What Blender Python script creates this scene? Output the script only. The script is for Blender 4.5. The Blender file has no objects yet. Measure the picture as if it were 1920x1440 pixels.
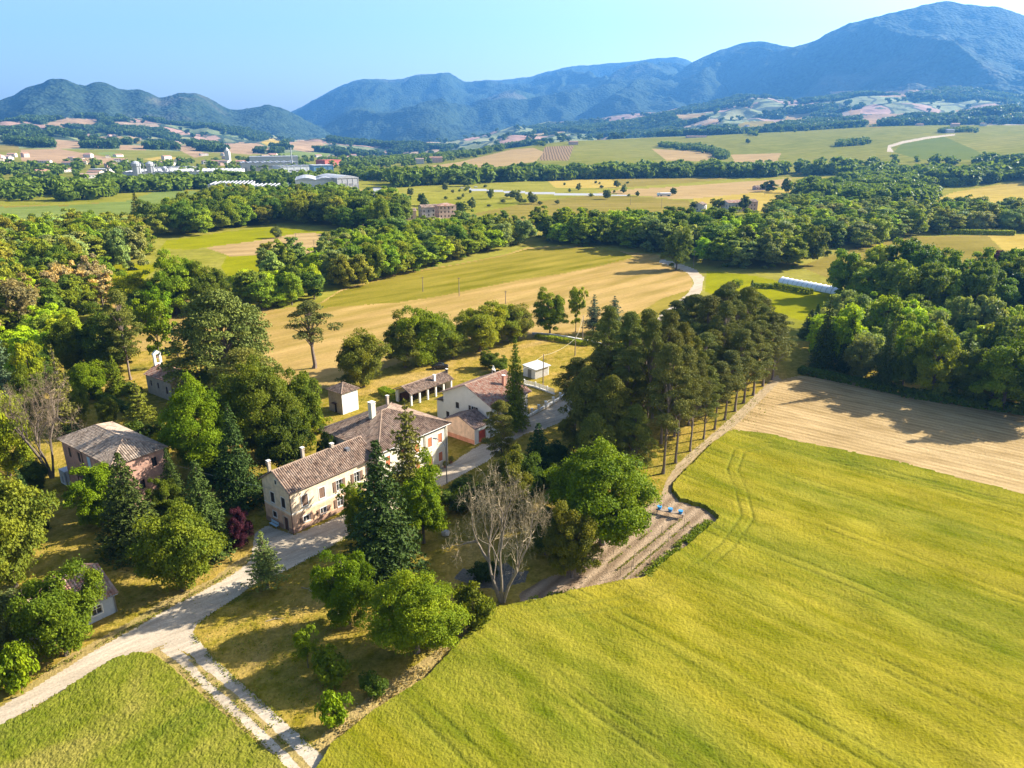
import bpy, math, random
import numpy as np
from mathutils import Vector, Matrix

# ------------------------------------------------------------------ camera, world, sun, exposure
S = bpy.context.scene
COL = S.collection
CH = 56.0                      # camera height in metres
FPX, Y0 = 1335.0, 255.0        # focal length and horizon row of the 1920 x 1440 photograph
PITCH = math.atan((720 - Y0) / FPX)
cd = bpy.data.cameras.new('camera')
cd.sensor_width = 36; cd.lens = 36 * FPX / 1920; cd.clip_start = 1; cd.clip_end = 60000
cam = bpy.data.objects.new('camera', cd); COL.objects.link(cam)
cam.location = (0, 0, CH); cam.rotation_euler = (math.pi / 2 - PITCH, 0, 0)
S.camera = cam

SUN_AZ, SUN_EL = 69.0, 29.0     # azimuth clockwise from +Y
w = bpy.data.worlds.new('World'); S.world = w; w.use_nodes = True
nt = w.node_tree; bg = nt.nodes['Background']
sky = nt.nodes.new('ShaderNodeTexSky'); sky.sky_type = 'NISHITA'; sky.sun_disc = False
sky.sun_elevation = math.radians(SUN_EL); sky.sun_rotation = math.radians(SUN_AZ)
sky.altitude = 200; sky.air_density = 1.0; sky.dust_density = 2.6; sky.ozone_density = .6
nt.links.new(sky.outputs[0], bg.inputs[0]); bg.inputs[1].default_value = 0.064
sl = bpy.data.lights.new('sun', 'SUN'); sl.energy = 5.0; sl.angle = math.radians(0.53); sl.color = (1, 0.93, 0.80)
sun = bpy.data.objects.new('sun', sl); COL.objects.link(sun)
sa, se = math.radians(SUN_AZ), math.radians(SUN_EL)
SUNV = Vector((math.sin(sa) * math.cos(se), math.cos(sa) * math.cos(se), math.sin(se)))
sun.rotation_euler = SUNV.to_track_quat('Z', 'Y').to_euler()
S.view_settings.view_transform = 'Standard'; S.view_settings.look = 'None'
S.view_settings.exposure = 2.0; S.view_settings.gamma = 1; S.view_settings.use_curve_mapping = False
S.cycles.max_bounces = 6; S.cycles.diffuse_bounces = 2; S.cycles.glossy_bounces = 1
S.cycles.transmission_bounces = 3; S.cycles.volume_bounces = 0; S.cycles.transparent_max_bounces = 4
HAZE_D = 0.000070

# ------------------------------------------------------------------ numbers
cp, sp = math.cos(PITCH), math.sin(PITCH)
def ray(px, py):
    u = (px - 960) / FPX; v = (py - 720) / FPX
    return u, cp - v * sp, -sp - v * cp
def proj(x, y, z):
    dz = z - CH; fw = cp * y - sp * dz; up = sp * y + cp * dz
    fw = np.where(np.abs(fw) < .5, .5, fw)
    return 960 + FPX * x / fw, 720 - FPX * up / fw, fw
def _h(ix, iy, s):
    n = (ix.astype(np.int64) * 374761393 + iy.astype(np.int64) * 668265263 + s * 1442695041) & 0xffffffff
    n = ((n ^ (n >> 13)) * 1274126177) & 0xffffffff
    return ((n ^ (n >> 16)) & 0xffff) / 65535.0
def vnoise(x, y, s=0):
    x = np.asarray(x, float); y = np.asarray(y, float)
    ix = np.floor(x); iy = np.floor(y); fx = x - ix; fy = y - iy
    fx = fx * fx * (3 - 2 * fx); fy = fy * fy * (3 - 2 * fy)
    a = _h(ix, iy, s); b = _h(ix + 1, iy, s); c = _h(ix, iy + 1, s); d = _h(ix + 1, iy + 1, s)
    return (a * (1 - fx) + b * fx) * (1 - fy) + (c * (1 - fx) + d * fx) * fy
def fbm(x, y, o=4, s=0):
    r = 0; a = .5
    for i in range(o):
        r = r + a * vnoise(x * 2 ** i, y * 2 ** i, s + i); a *= .5
    return r / (1 - .5 ** o)
def sst(a, b, x):
    t = np.clip((x - a) / (b - a), 0, 1); return t * t * (3 - 2 * t)

# terrain: for some azimuths (column u on the horizon line) the height along the distance, as (distance, row seen)
KN = {
 -100: [(1300, 0), (2000, 291), (2600, 270), (3200, 250), (3800, 232), (4500, 222)],
 100: [(1300, 0), (2000, 291), (2600, 270), (3200, 250), (3800, 232), (4500, 222)],
 250: [(1300, 0), (2000, 293), (2600, 273), (3200, 254), (3800, 236), (4500, 222)],
 400: [(1400, 0), (2000, 296), (2600, 280), (3200, 266), (3800, 254), (4500, 244)],
 550: [(1400, 0), (2000, 299), (2600, 286), (3200, 270), (3800, 262), (4500, 260)],
 700: [(1250, 0), (1600, 305), (2000, 300), (2500, 297), (3300, 288), (4500, 280)],
 850: [(1150, 0), (1350, 313), (1650, 300), (1950, 291), (2500, 295), (3300, 282), (4500, 270)],
 960: [(1100, 0), (1300, 311), (1550, 294), (1900, 277), (2400, 282), (3300, 268), (4500, 255)],
 1050: [(1080, 0), (1250, 311), (1600, 287), (2000, 264), (2500, 268), (3300, 257), (4500, 235)],
 1200: [(1050, 0), (1250, 312), (1700, 282), (2200, 258), (2600, 260), (3300, 242), (4500, 212)],
 1400: [(1050, 0), (1250, 313), (1650, 284), (2200, 250), (2600, 253), (3300, 228), (4500, 192)],
 1680: [(1000, 0), (1200, 312), (1700, 272), (2400, 233), (2800, 239), (3600, 212), (4500, 176)],
 1920: [(900, 0), (1100, 322), (1500, 288), (2100, 251), (2600, 232), (3000, 238), (3600, 222), (4500, 190)],
 2300: [(850, 0), (1100, 315), (1500, 280), (2100, 240), (2600, 225), (3000, 232), (3600, 222), (4500, 190)],
}
DG = np.concatenate([[0.], np.exp(np.linspace(math.log(20), math.log(4600), 260))])
UG = np.linspace(-100, 2300, 121)
def _ztab():
    us = sorted(KN); rows = []
    for u in us:
        ds, zs = [0.], [0.]
        for d, y in KN[u]:
            if y == 0: ds.append(d); zs.append(0.); continue
            rx, ry, rz = ray(u, y); ds.append(d); zs.append(CH + d * rz / math.hypot(rx, ry))
        rows.append(np.interp(DG, ds, zs))
    rows = np.array(rows); T = np.array([[np.interp(u, us, rows[:, j]) for j in range(len(DG))] for u in UG])
    k = np.hanning(9); k /= k.sum()
    P = np.pad(T, ((4, 4), (0, 0)), 'edge'); T = sum(P[i:i + T.shape[0]] * k[i] for i in range(9))
    P = np.pad(T, ((0, 0), (4, 4)), 'edge'); T = sum(P[:, i:i + T.shape[1]] * k[i] for i in range(9))
    return T
ZT = _ztab()
def terrain(x, y):
    x = np.asarray(x, float); y = np.asarray(y, float)
    D = np.hypot(x, y); az = np.clip(np.arctan2(x, np.maximum(y, 1e-3)), -1.2, 1.2)
    u = np.clip(960 + FPX / cp * np.tan(az), -100, 2299.9)
    fu = (u + 100) / 20.; iu = np.clip(np.floor(fu).astype(int), 0, 119); fu = fu - iu
    fd = np.interp(D, DG, np.arange(len(DG))); idd = np.clip(np.floor(fd).astype(int), 0, len(DG) - 2); fd = fd - idd
    z = (ZT[iu, idd] * (1 - fu) + ZT[np.minimum(iu + 1, 120), idd] * fu) * (1 - fd) + (ZT[iu, idd + 1] * (1 - fu) + ZT[np.minimum(iu + 1, 120), idd + 1] * fu) * fd
    a = sst(1100, 1500, D); b = sst(2500, 3200, D)
    z = z + a * 5 * (fbm(x / 180, y / 180, 3, 5) - .5) + b * 130 * (fbm(x / 420, y / 420, 4, 9) - .5)
    return z
_ds = np.exp(np.linspace(math.log(20), math.log(4500), 900))
def G(px, py, z0=None):
    'point of the terrain (or of the level z0) seen at a pixel of the photograph'
    rx, ry, rz = ray(px, py)
    if z0 is not None:
        t = (z0 - CH) / rz; return rx * t, ry * t, z0
    hl = math.hypot(rx, ry); ax, ay = rx / hl, ry / hl; te = rz / hl
    if te < -0.075:
        t = -CH / rz; return rx * t, ry * t, 0.0
    zt = terrain(ax * _ds, ay * _ds); m = zt >= CH + te * _ds
    i = int(np.argmax(m)) if m.any() else len(_ds) - 1
    D = _ds[i]; return ax * D, ay * D, float(zt[i])
def height_to(x, y, z, ty):
    lo, hi = 0., 120.
    for _ in range(40):
        m = (lo + hi) / 2
        if float(proj(x, y, z + m)[1]) > ty: lo = m
        else: hi = m
    return lo

# ------------------------------------------------------------------ object helpers
def tag(o, label=None, cat=None, group=None, kind=None):
    if label: o['label'] = label
    if cat: o['category'] = cat
    if group: o['group'] = group
    if kind: o['kind'] = kind
    return o
def mesh_np(name, V, F, mats, mi=None, smooth=False, attrs=None):
    V = np.asarray(V, np.float32); F = np.asarray(F, np.int32); n = F.shape[1]
    me = bpy.data.meshes.new(name); me.vertices.add(len(V)); me.vertices.foreach_set('co', V.ravel())
    me.loops.add(F.size); me.loops.foreach_set('vertex_index', F.ravel())
    me.polygons.add(len(F)); me.polygons.foreach_set('loop_start', np.arange(0, F.size, n, dtype=np.int32))
    try: me.polygons.foreach_set('loop_total', np.full(len(F), n, np.int32))
    except Exception: pass
    for m in (mats if isinstance(mats, (list, tuple)) else [mats]): me.materials.append(m)
    if mi is not None: me.polygons.foreach_set('material_index', np.asarray(mi, np.int32))
    me.polygons.foreach_set('use_smooth', np.full(len(F), bool(smooth)))
    for k, (dom, typ, arr) in (attrs or {}).items():
        a = me.attributes.new(k, typ, dom)
        a.data.foreach_set('value' if typ == 'FLOAT' else 'vector', np.asarray(arr, np.float32).ravel())
    me.update(calc_edges=True); me.validate()
    return me
def link(name, me, parent=None, loc=None, rz=None):
    o = bpy.data.objects.new(name, me); COL.objects.link(o)
    if parent is not None: o.parent = parent
    if loc is not None: o.location = loc
    if rz is not None: o.rotation_euler = (0, 0, rz)
    return o
def empty(name, loc, rz=0.):
    o = bpy.data.objects.new(name, None); COL.objects.link(o); o.location = loc; o.rotation_euler = (0, 0, rz); o.empty_display_size = .5
    return o
class MB:
    'collects boxes, tubes and faces into one mesh'
    def __init__(s): s.v = []; s.f = []; s.m = []; s.uv = None
    def face(s, pts, m=0):
        i = len(s.v); s.v += [tuple(p) for p in pts]; s.f.append(tuple(range(i, i + len(pts)))); s.m.append(m)
    def box(s, a, b, m=0, M=None):
        (x0, y0, z0), (x1, y1, z1) = a, b
        P = [(x0, y0, z0), (x1, y0, z0), (x1, y1, z0), (x0, y1, z0), (x0, y0, z1), (x1, y0, z1), (x1, y1, z1), (x0, y1, z1)]
        if M is not None: P = [tuple(M @ Vector(p)) for p in P]
        i = len(s.v); s.v += P
        for q in ((0, 3, 2, 1), (4, 5, 6, 7), (0, 1, 5, 4), (1, 2, 6, 5), (2, 3, 7, 6), (3, 0, 4, 7)):
            s.f.append(tuple(i + k for k in q)); s.m.append(m)
    def tube(s, pts, rad, n=6, m=0, cap=True):
        pts = [Vector(p) for p in pts]; rad = rad if isinstance(rad, (list, tuple)) else [rad] * len(pts); base = len(s.v)
        for k, p in enumerate(pts):
            d = (pts[min(k + 1, len(pts) - 1)] - pts[max(k - 1, 0)]).normalized()
            a = d.orthogonal().normalized() if abs(d.z) > .95 else d.cross(Vector((0, 0, 1))).normalized(); b = d.cross(a)
            for j in range(n):
                t = 2 * math.pi * j / n; s.v.append(tuple(p + (a * math.cos(t) + b * math.sin(t)) * rad[k]))
        for k in range(len(pts) - 1):
            for j in range(n):
                a0 = base + k * n + j; a1 = base + k * n + (j + 1) % n; s.f.append((a0, a1, a1 + n, a0 + n)); s.m.append(m)
        if cap:
            s.f.append(tuple(base + j for j in range(n))); s.m.append(m)
            s.f.append(tuple(base + (len(pts) - 1) * n + j for j in range(n))); s.m.append(m)
    def build(s, name, mats, parent=None, loc=None, rz=None, smooth=False):
        me = bpy.data.meshes.new(name); me.from_pydata(s.v, [], s.f)
        for m in (mats if isinstance(mats, (list, tuple)) else [mats]): me.materials.append(m)
        me.polygons.foreach_set('material_index', s.m)
        if smooth: me.polygons.foreach_set('use_smooth', [True] * len(s.f))
        me.update()
        return link(name, me, parent, loc, rz)

# ------------------------------------------------------------------ materials
def newmat(name):
    m = bpy.data.materials.new(name); m.use_nodes = True; nt = m.node_tree
    b = nt.nodes['Principled BSDF']; b.inputs['Roughness'].default_value = .85
    b.inputs['Specular IOR Level'].default_value = .25
    return m, nt, b
def N(nt, t, **k):
    n = nt.nodes.new(t)
    for a, v in k.items():
        if hasattr(n, a): setattr(n, a, v)
        else: n.inputs[a.replace('_', ' ')].default_value = v
    return n
def ramp(nt, fac, cols, pos=None):
    r = nt.nodes.new('ShaderNodeValToRGB'); e = r.color_ramp.elements
    pos = pos or [i / (len(cols) - 1) for i in range(len(cols))]
    while len(e) < len(cols): e.new(.5)
    for k, c in enumerate(cols): e[k].position = pos[k]; e[k].color = (*c, 1)
    nt.links.new(fac, r.inputs[0]); return r.outputs[0]
def mixc(nt, f, a, b, mode='MIX'):
    n = nt.nodes.new('ShaderNodeMix'); n.data_type = 'RGBA'; n.blend_type = mode
    for s, v in ((n.inputs[0], f), (n.inputs[6], a), (n.inputs[7], b)):
        if hasattr(v, 'is_linked') or isinstance(v, bpy.types.NodeSocket): nt.links.new(v, s)
        elif isinstance(v, (int, float)): s.default_value = v
        else: s.default_value = (*v, 1)
    return n.outputs[2]
def mapped(nt, scale=(1, 1, 1), rz=0, kind='pos'):
    if kind == 'pos': src = nt.nodes.new('ShaderNodeNewGeometry').outputs['Position']
    else: src = nt.nodes.new('ShaderNodeTexCoord').outputs['Object']
    mp = nt.nodes.new('ShaderNodeMapping'); mp.vector_type = 'TEXTURE' if False else 'POINT'
    # rotate first, then stretch
    r = nt.nodes.new('ShaderNodeVectorRotate'); r.rotation_type = 'Z_AXIS'; r.inputs['Angle'].default_value = rz
    nt.links.new(src, r.inputs['Vector']); nt.links.new(r.outputs[0], mp.inputs['Vector'])
    mp.inputs['Scale'].default_value = scale
    return mp.outputs[0]
def noise(nt, vec, scale, detail=3, rough=.55, dist=0):
    n = nt.nodes.new('ShaderNodeTexNoise'); n.inputs['Scale'].default_value = scale; n.inputs['Detail'].default_value = detail
    n.inputs['Roughness'].default_value = rough; n.inputs['Distortion'].default_value = dist
    nt.links.new(vec, n.inputs['Vector']); return n.outputs['Fac']
def math_(nt, op, a, b=None):
    n = nt.nodes.new('ShaderNodeMath'); n.operation = op
    for s, v in ((n.inputs[0], a), (n.inputs[1], b)):
        if v is None: continue
        if isinstance(v, (int, float)): s.default_value = v
        else: nt.links.new(v, s)
    return n.outputs[0]
def bump(nt, b, h, strength=.5, dist=.1):
    n = nt.nodes.new('ShaderNodeBump'); n.inputs['Strength'].default_value = strength; n.inputs['Distance'].default_value = dist
    nt.links.new(h, n.inputs['Height']); nt.links.new(n.outputs[0], b.inputs['Normal'])
def sat(c, k, g):
    l = .3 * c[0] + .6 * c[1] + .1 * c[2]
    return tuple(max(.004, min(1, (l + (x - l) * k) * g)) for x in c)
def field(name, cols, az=0, big=.03, stretch=.15, fine=2.0, finev=.35, rows=0., rowv=.25, bs=.5, bd=.15, rowc=None, mid=.35, pos=None):
    '''crop or grass: patches of the given colours stretched along azimuth az, fine grain and optional drill or mowing rows'''
    cols = [sat(c, 1.32, .50) for c in cols]; rowc = sat(rowc, 1.22, .50) if rowc else None
    m, nt, b = newmat(name); rz = math.radians(az)
    v = mapped(nt, (1, stretch, 1), rz); n1 = noise(nt, v, big, 5, .6, .6)
    c = ramp(nt, n1, cols, pos or [.25 + .5 * i / (len(cols) - 1) for i in range(len(cols))])
    v2 = mapped(nt, (1, stretch * 1.6, 1), rz); n2 = noise(nt, v2, big * 9, 4, .65)
    c = mixc(nt, mid, c, ramp(nt, n2, [tuple(.55 * k for k in cols[0]), tuple(min(1, 1.35 * k) for k in cols[-1])], [.3, .7]))
    v3 = mapped(nt, (1, 1, 1)); n3 = noise(nt, v3, fine, 4, .7)
    c = mixc(nt, finev, c, ramp(nt, n3, [(.35, .35, .35), (1.65, 1.65, 1.6)], [.3, .7]), 'MULTIPLY')
    h = n3
    if rows:
        wv = nt.nodes.new('ShaderNodeTexWave'); wv.bands_direction = 'X'; wv.inputs['Scale'].default_value = rows
        wv.inputs['Distortion'].default_value = 3.0; wv.inputs['Detail'].default_value = 2; wv.inputs['Detail Scale'].default_value = .25
        nt.links.new(mapped(nt, (1, 1, 1), rz), wv.inputs['Vector'])
        c = mixc(nt, rowv, c, ramp(nt, wv.outputs['Fac'], [rowc or tuple(.55 * k for k in cols[0]), tuple(min(1, 1.3 * k) for k in cols[-1])]))
    if name == 'wheat_material':
        at_ = nt.nodes.new('ShaderNodeAttribute'); at_.attribute_name = 'tram'; c = mixc(nt, math_(nt, 'MULTIPLY', at_.outputs['Fac'], .28), c, (.075, .095, .015))
    nt.links.new(c, b.inputs['Base Color']); b.inputs['Roughness'].default_value = 1; b.inputs['Specular IOR Level'].default_value = 0
    bump(nt, b, h, bs, bd)
    return m
def plain(name, col, rough=.8, var=.25, scale=3., bs=.15, metal=0., spec=.3, kind='obj'):
    col = sat(col, 1.1, .80); m, nt, b = newmat(name)
    n1 = noise(nt, mapped(nt, kind=kind), scale, 6, .65); n2 = noise(nt, mapped(nt, (1, 1, .25), kind=kind), scale * .35, 4, .6)
    c = ramp(nt, n1, [tuple(k * (1 - var) for k in col), tuple(min(1, k * (1 + var * .6)) for k in col)], [.3, .7])
    c = mixc(nt, var * .8, c, ramp(nt, n2, [tuple(k * .6 for k in col), col], [.35, .6]))
    nt.links.new(c, b.inputs['Base Color']); b.inputs['Roughness'].default_value = rough; b.inputs['Metallic'].default_value = metal
    b.inputs['Specular IOR Level'].default_value = spec
    if bs: bump(nt, b, n1, bs, .03)
    return m
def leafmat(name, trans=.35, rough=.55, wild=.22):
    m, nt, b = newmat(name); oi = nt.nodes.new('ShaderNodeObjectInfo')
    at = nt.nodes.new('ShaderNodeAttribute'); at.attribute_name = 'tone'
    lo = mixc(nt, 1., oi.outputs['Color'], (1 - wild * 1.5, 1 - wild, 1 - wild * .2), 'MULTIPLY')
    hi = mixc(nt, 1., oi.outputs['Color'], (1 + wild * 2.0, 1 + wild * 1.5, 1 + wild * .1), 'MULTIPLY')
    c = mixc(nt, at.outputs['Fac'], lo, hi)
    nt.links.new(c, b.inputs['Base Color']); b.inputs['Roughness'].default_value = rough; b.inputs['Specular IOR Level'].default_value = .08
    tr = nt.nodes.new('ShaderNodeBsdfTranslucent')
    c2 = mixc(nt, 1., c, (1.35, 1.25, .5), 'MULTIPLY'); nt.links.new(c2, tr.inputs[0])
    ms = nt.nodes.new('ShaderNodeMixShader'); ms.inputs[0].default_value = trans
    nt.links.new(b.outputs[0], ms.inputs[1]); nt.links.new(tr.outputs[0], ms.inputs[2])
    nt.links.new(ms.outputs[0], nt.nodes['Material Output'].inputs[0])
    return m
LEAF = leafmat('leaf_material'); NEEDLE = leafmat('needle_material', .12, .6, .18)
BARK = plain('bark_material', (.17, .135, .105), .95, .4, 2.5, .5)
PBARK = plain('pine_bark_material', (.26, .20, .16), .95, .4, 2.5, .5)
DEADB = plain('dead_bark_material', (.29, .235, .18), .95, .35, 3, .4)
DEADTW2 = plain('brown_twig_material', (.25, .19, .13), .95, .35, 3, .2)
DEADTW = plain('dead_twig_material', (.38, .31, .20), .95, .35, 3, .2)

WHEAT = field('wheat_material', [(.155, .205, .030), (.250, .262, .042), (.345, .312, .066), (.49, .41, .15)], az=134, big=.036, stretch=.18, fine=3.2, finev=.30, rows=.13, rowv=.06, bs=.7, bd=.2, mid=.42, pos=[.36,.46,.55,.66])
WHEATL = field('green_grass_material', [(.155, .20, .05), (.24, .26, .07), (.37, .33, .13)], az=40, big=.09, stretch=.5, fine=3.5, finev=.4, bs=.8, bd=.25, pos=[.38, .5, .64])
STUB = field('stubble_material', [(.37, .265, .14), (.55, .41, .24), (.74, .585, .38)], az=129, big=.05, stretch=.12, fine=2.2, finev=.3, rows=.20, rowv=.16, bs=.6, bd=.1, mid=.5)
LAWN = field('dry_lawn_material', [(.17, .19, .035), (.34, .29, .075), (.50, .37, .13), (.60, .44, .22)], az=40, big=.07, stretch=.55, fine=2.6, finev=.45, bs=.8, bd=.12, mid=.45, pos=[.36, .47, .56, .68])
VERGE = field('dry_verge_material', [(.48, .37, .20), (.60, .46, .26), (.38, .33, .14)], az=40, big=.12, stretch=.5, fine=3, finev=.45, bs=.8, bd=.12)
SOIL = field('soil_material', [(.30, .215, .15), (.46, .35, .25), (.60, .48, .36)], az=38, big=.12, stretch=.15, fine=3.4, finev=.4, rows=.16, rowv=.38, bs=1., bd=.25)
ROAD = field('gravel_material', [(.46, .38, .29), (.70, .60, .48), (.88, .79, .67)], az=48, big=.16, stretch=.08, fine=4, finev=.35, bs=.4, bd=.05, mid=.3)
PAVE = field('paved_road_material', [(.26, .25, .25), (.33, .32, .31), (.40, .38, .36)], az=45, big=.1, stretch=.2, fine=4, finev=.2, bs=.3, bd=.04)
PATHM = field('path_material', [(.40, .30, .19), (.56, .45, .31), (.64, .53, .38)], az=40, big=.2, stretch=.2, fine=3, finev=.3, bs=.5, bd=.08)
OVAL = field('hay_field_material', [(.33, .27, .07), (.50, .355, .17), (.62, .45, .25)], az=44, big=.016, stretch=.10, fine=1.2, finev=.25, rows=.03, rowv=.13, mid=.5, bs=.5, bd=.15, rowc=(.27, .26, .05))
OVALG = field('green_hay_field_material', [(.215, .225, .04), (.30, .27, .07), (.43, .34, .14)], az=46, big=.018, stretch=.10, fine=1.2, finev=.25, rows=.03, rowv=.12, mid=.5, bs=.5, bd=.15)
VALLEY = field('valley_meadow_material', [(.22, .25, .06), (.34, .33, .10), (.46, .40, .17)], az=70, big=.006, stretch=.3, fine=.25, finev=.3, bs=.4, bd=.3)
YG = field('yellow_green_field_material', [(.24, .27, .015), (.33, .33, .02), (.40, .38, .04)], az=60, big=.012, stretch=.3, fine=.7, finev=.2)
TANF = field('tan_field_material', [(.44, .32, .17), (.54, .40, .23), (.60, .46, .28)], az=70, big=.01, stretch=.15, fine=.4, finev=.2, rows=.02, rowv=.15)
GOLD = field('golden_field_material', [(.48, .37, .13), (.58, .45, .18), (.62, .49, .22)], az=80, big=.01, stretch=.2, fine=.4, finev=.2)
PALEG = field('pale_green_field_material', [(.20, .25, .085), (.26, .31, .12), (.31, .35, .16)], az=80, big=.008, stretch=.3, fine=.4, finev=.15)
OLIVE = field('olive_field_material', [(.24, .21, .07), (.32, .27, .10), (.40, .32, .15)], az=80, big=.01, stretch=.2, fine=.5, finev=.25)
PINK = field('ploughed_field_material', [(.40, .29, .19), (.50, .36, .24), (.58, .43, .30)], az=80, big=.004, stretch=.3, fine=.1, finev=.2)
HILLG = field('hill_field_material', [(.21, .23, .06), (.28, .28, .09), (.36, .33, .14)], az=60, big=.005, stretch=.3, fine=.1, finev=.2, rows=.012, rowv=.1)
VINE = field('vineyard_material', [(.30, .22, .14), (.34, .25, .16), (.40, .30, .2)], az=2, big=.02, stretch=.1, fine=.3, finev=.2, rows=.055, rowv=.6, rowc=(.10, .07, .04))
VINEG = field('green_vineyard_material', [(.15, .2, .06), (.2, .24, .08), (.26, .27, .1)], az=75, big=.02, stretch=.1, fine=.3, finev=.2, rows=.05, rowv=.5, rowc=(.06, .10, .03))
RUBBLE = field('rubble_material', [(.16, .15, .12), (.26, .24, .21), (.38, .35, .30)], az=40, big=.4, stretch=.8, fine=4, finev=.5, bs=1., bd=.3)
ASPH = plain('asphalt_material', (.33, .33, .34), .9, .2, .5, .0, kind='pos')
def woodmat(name, c1, c2, sc, clear=(.30, .24, .15), amt=.0):
    m, nt, b = newmat(name); v = mapped(nt)
    n1 = noise(nt, v, sc, 6, .75); vo = nt.nodes.new('ShaderNodeTexVoronoi'); vo.inputs['Scale'].default_value = sc * 4.5; nt.links.new(v, vo.inputs['Vector'])
    c = ramp(nt, n1, [c1, c2], [.35, .65]); c = mixc(nt, .5, c, ramp(nt, vo.outputs['Distance'], [c2, tuple(.3 * k for k in c1)], [.1, .75]))
    n2 = noise(nt, v, sc * .07, 5, .6)
    c = mixc(nt, ramp(nt, n2, [(0, 0, 0), (amt, amt, amt)], [.60, .66]), c, clear)
    nt.links.new(c, b.inputs['Base Color']); b.inputs['Roughness'].default_value = 1; b.inputs['Specular IOR Level'].default_value = .05
    h = math_(nt, 'SUBTRACT', n1, vo.outputs['Distance']); bump(nt, b, h, 1., 9.)
    return m
WOODS = woodmat('hill_wood_material', (.018, .040, .016), (.045, .07, .026), .022, (.33, .26, .15), .9)
def patchmat():
    m, nt, b = newmat('foothill_patchwork_material'); v = mapped(nt); n0 = noise(nt, v, .004, 3, .6)
    ad = nt.nodes.new('ShaderNodeVectorMath'); ad.operation = 'MULTIPLY_ADD'; nt.links.new(v, ad.inputs[0]); ad.inputs[1].default_value = (1, .62, 1)
    cb = nt.nodes.new('ShaderNodeCombineXYZ'); nt.links.new(math_(nt, 'MULTIPLY', n0, 160.), cb.inputs[0]); nt.links.new(cb.outputs[0], ad.inputs[2])
    vo = nt.nodes.new('ShaderNodeTexVoronoi'); vo.inputs['Scale'].default_value = .0062; nt.links.new(ad.outputs[0], vo.inputs['Vector'])
    sc = nt.nodes.new('ShaderNodeSeparateColor'); nt.links.new(vo.outputs['Color'], sc.inputs[0])
    r = nt.nodes.new('ShaderNodeValToRGB'); r.color_ramp.interpolation = 'CONSTANT'; e = r.color_ramp.elements
    cs = [(0, (.15, .17, .06)), (.34, (.24, .145, .10)), (.50, (.13, .145, .055)), (.60, (.19, .19, .08)), (.72, (.27, .19, .115)), (.84, (.10, .125, .045)), (.92, (.30, .175, .125))]
    while len(e) < len(cs): e.new(.5)
    for k, (p, c) in enumerate(cs): e[k].position = p; e[k].color = (*c, 1)
    nt.links.new(sc.outputs[0], r.inputs[0]); n1 = noise(nt, v, .03, 5, .7)
    w2 = ramp(nt, noise(nt, v, .009, 5, .65), [(0, 0, 0), (1, 1, 1)], [.58, .62]); ve = nt.nodes.new('ShaderNodeTexVoronoi'); ve.feature = 'DISTANCE_TO_EDGE'; ve.inputs['Scale'].default_value = .0062; nt.links.new(ad.outputs[0], ve.inputs['Vector'])
    edge = ramp(nt, ve.outputs['Distance'], [(1, 1, 1), (0, 0, 0)], [.03, .06])
    vt = nt.nodes.new('ShaderNodeTexVoronoi'); vt.inputs['Scale'].default_value = .07; nt.links.new(v, vt.inputs['Vector']); wd_ = ramp(nt, vt.outputs['Distance'], [(.055, .095, .022), (.010, .022, .008)], [.15, .75])
    c = mixc(nt, w2, r.outputs[0], wd_); c = mixc(nt, edge, c, (.018, .036, .010)); c = mixc(nt, .5, c, ramp(nt, n1, [(.5, .5, .5), (1.4, 1.4, 1.4)], [.3, .7]), 'MULTIPLY')
    nt.links.new(c, b.inputs['Base Color']); b.inputs['Roughness'].default_value = 1; bump(nt, b, n1, 1., 5.); return m
PATCH = patchmat()
MOUNT = woodmat('mountain_wood_material', (.006, .018, .012), (.045, .072, .038), .010, (.16, .14, .10), .35)

# ------------------------------------------------------------------ ground: one polar sheet of cells, each cell given to the field, road or lawn it lies in
# outlines are pixel positions of the photograph, read as places on the ground
Z = []
def zone(name, mat, poly, label=None, raise_=0., jit=0., far=False): Z.append((name, mat, poly, label, raise_, jit, far))
zone('wheat_field', WHEAT, [(1372,808),(1440,815),(1500,830),(1700,872),(1920,930),(2300,1040),(4200,1500),(3800,3400),(500,3400),(560,1500),(600,1435),(620,1402),(700,1338),(799,1274),(847,1223),(873,1195),(921,1144),(1022,1124),(1080,1110),(1136,1098),(1208,1084),(1251,1052),(1297,1018),(1337,983),(1346,975),(1323,955),(1274,940),(1260,923),(1260,909),(1280,889),(1337,831),(1366,809)], 'large yellow green wheat field filling the lower right', .55, .11)
zone('grass_field', WHEATL, [(-100,1420),(0,1362),(60,1335),(130,1290),(210,1240),(255,1225),(290,1228),(330,1258),(400,1325),(480,1392),(560,1460),(760,3400),(-1400,3400),(-900,1600)], 'tall green grass in the corner below the gravel road', .45, .20)
zone('garden_soil', SOIL, [(1235,930),(1262,925),(1274,940),(1323,955),(1346,975),(1337,983),(1297,1018),(1251,1052),(1208,1084),(1136,1098),(1022,1124),(975,1135),(975,1112),(1020,1085),(1080,1065),(1110,1030),(1120,1000),(1190,960)], 'tilled brown vegetable plot with long rows', 0, .05)
zone('stubble_field', STUB, [(1366,809),(1395,783),(1465,712),(1500,704),(1600,715),(1700,734),(1920,773),(2200,825),(3000,1000),(4200,1500),(2300,1040),(1920,930),(1700,872),(1500,830),(1440,815)], 'harvested tan stubble field beside the pine grove', 0, .05)
zone('path', PATHM, [(1240,930),(1247,905),(1270,870),(1355,797),(1446,713),(1457,703),(1466,712),(1396,784),(1369,808),(1333,831),(1282,880),(1260,905),(1260,928)], 'dry dirt path between the pines and the wheat')
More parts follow.
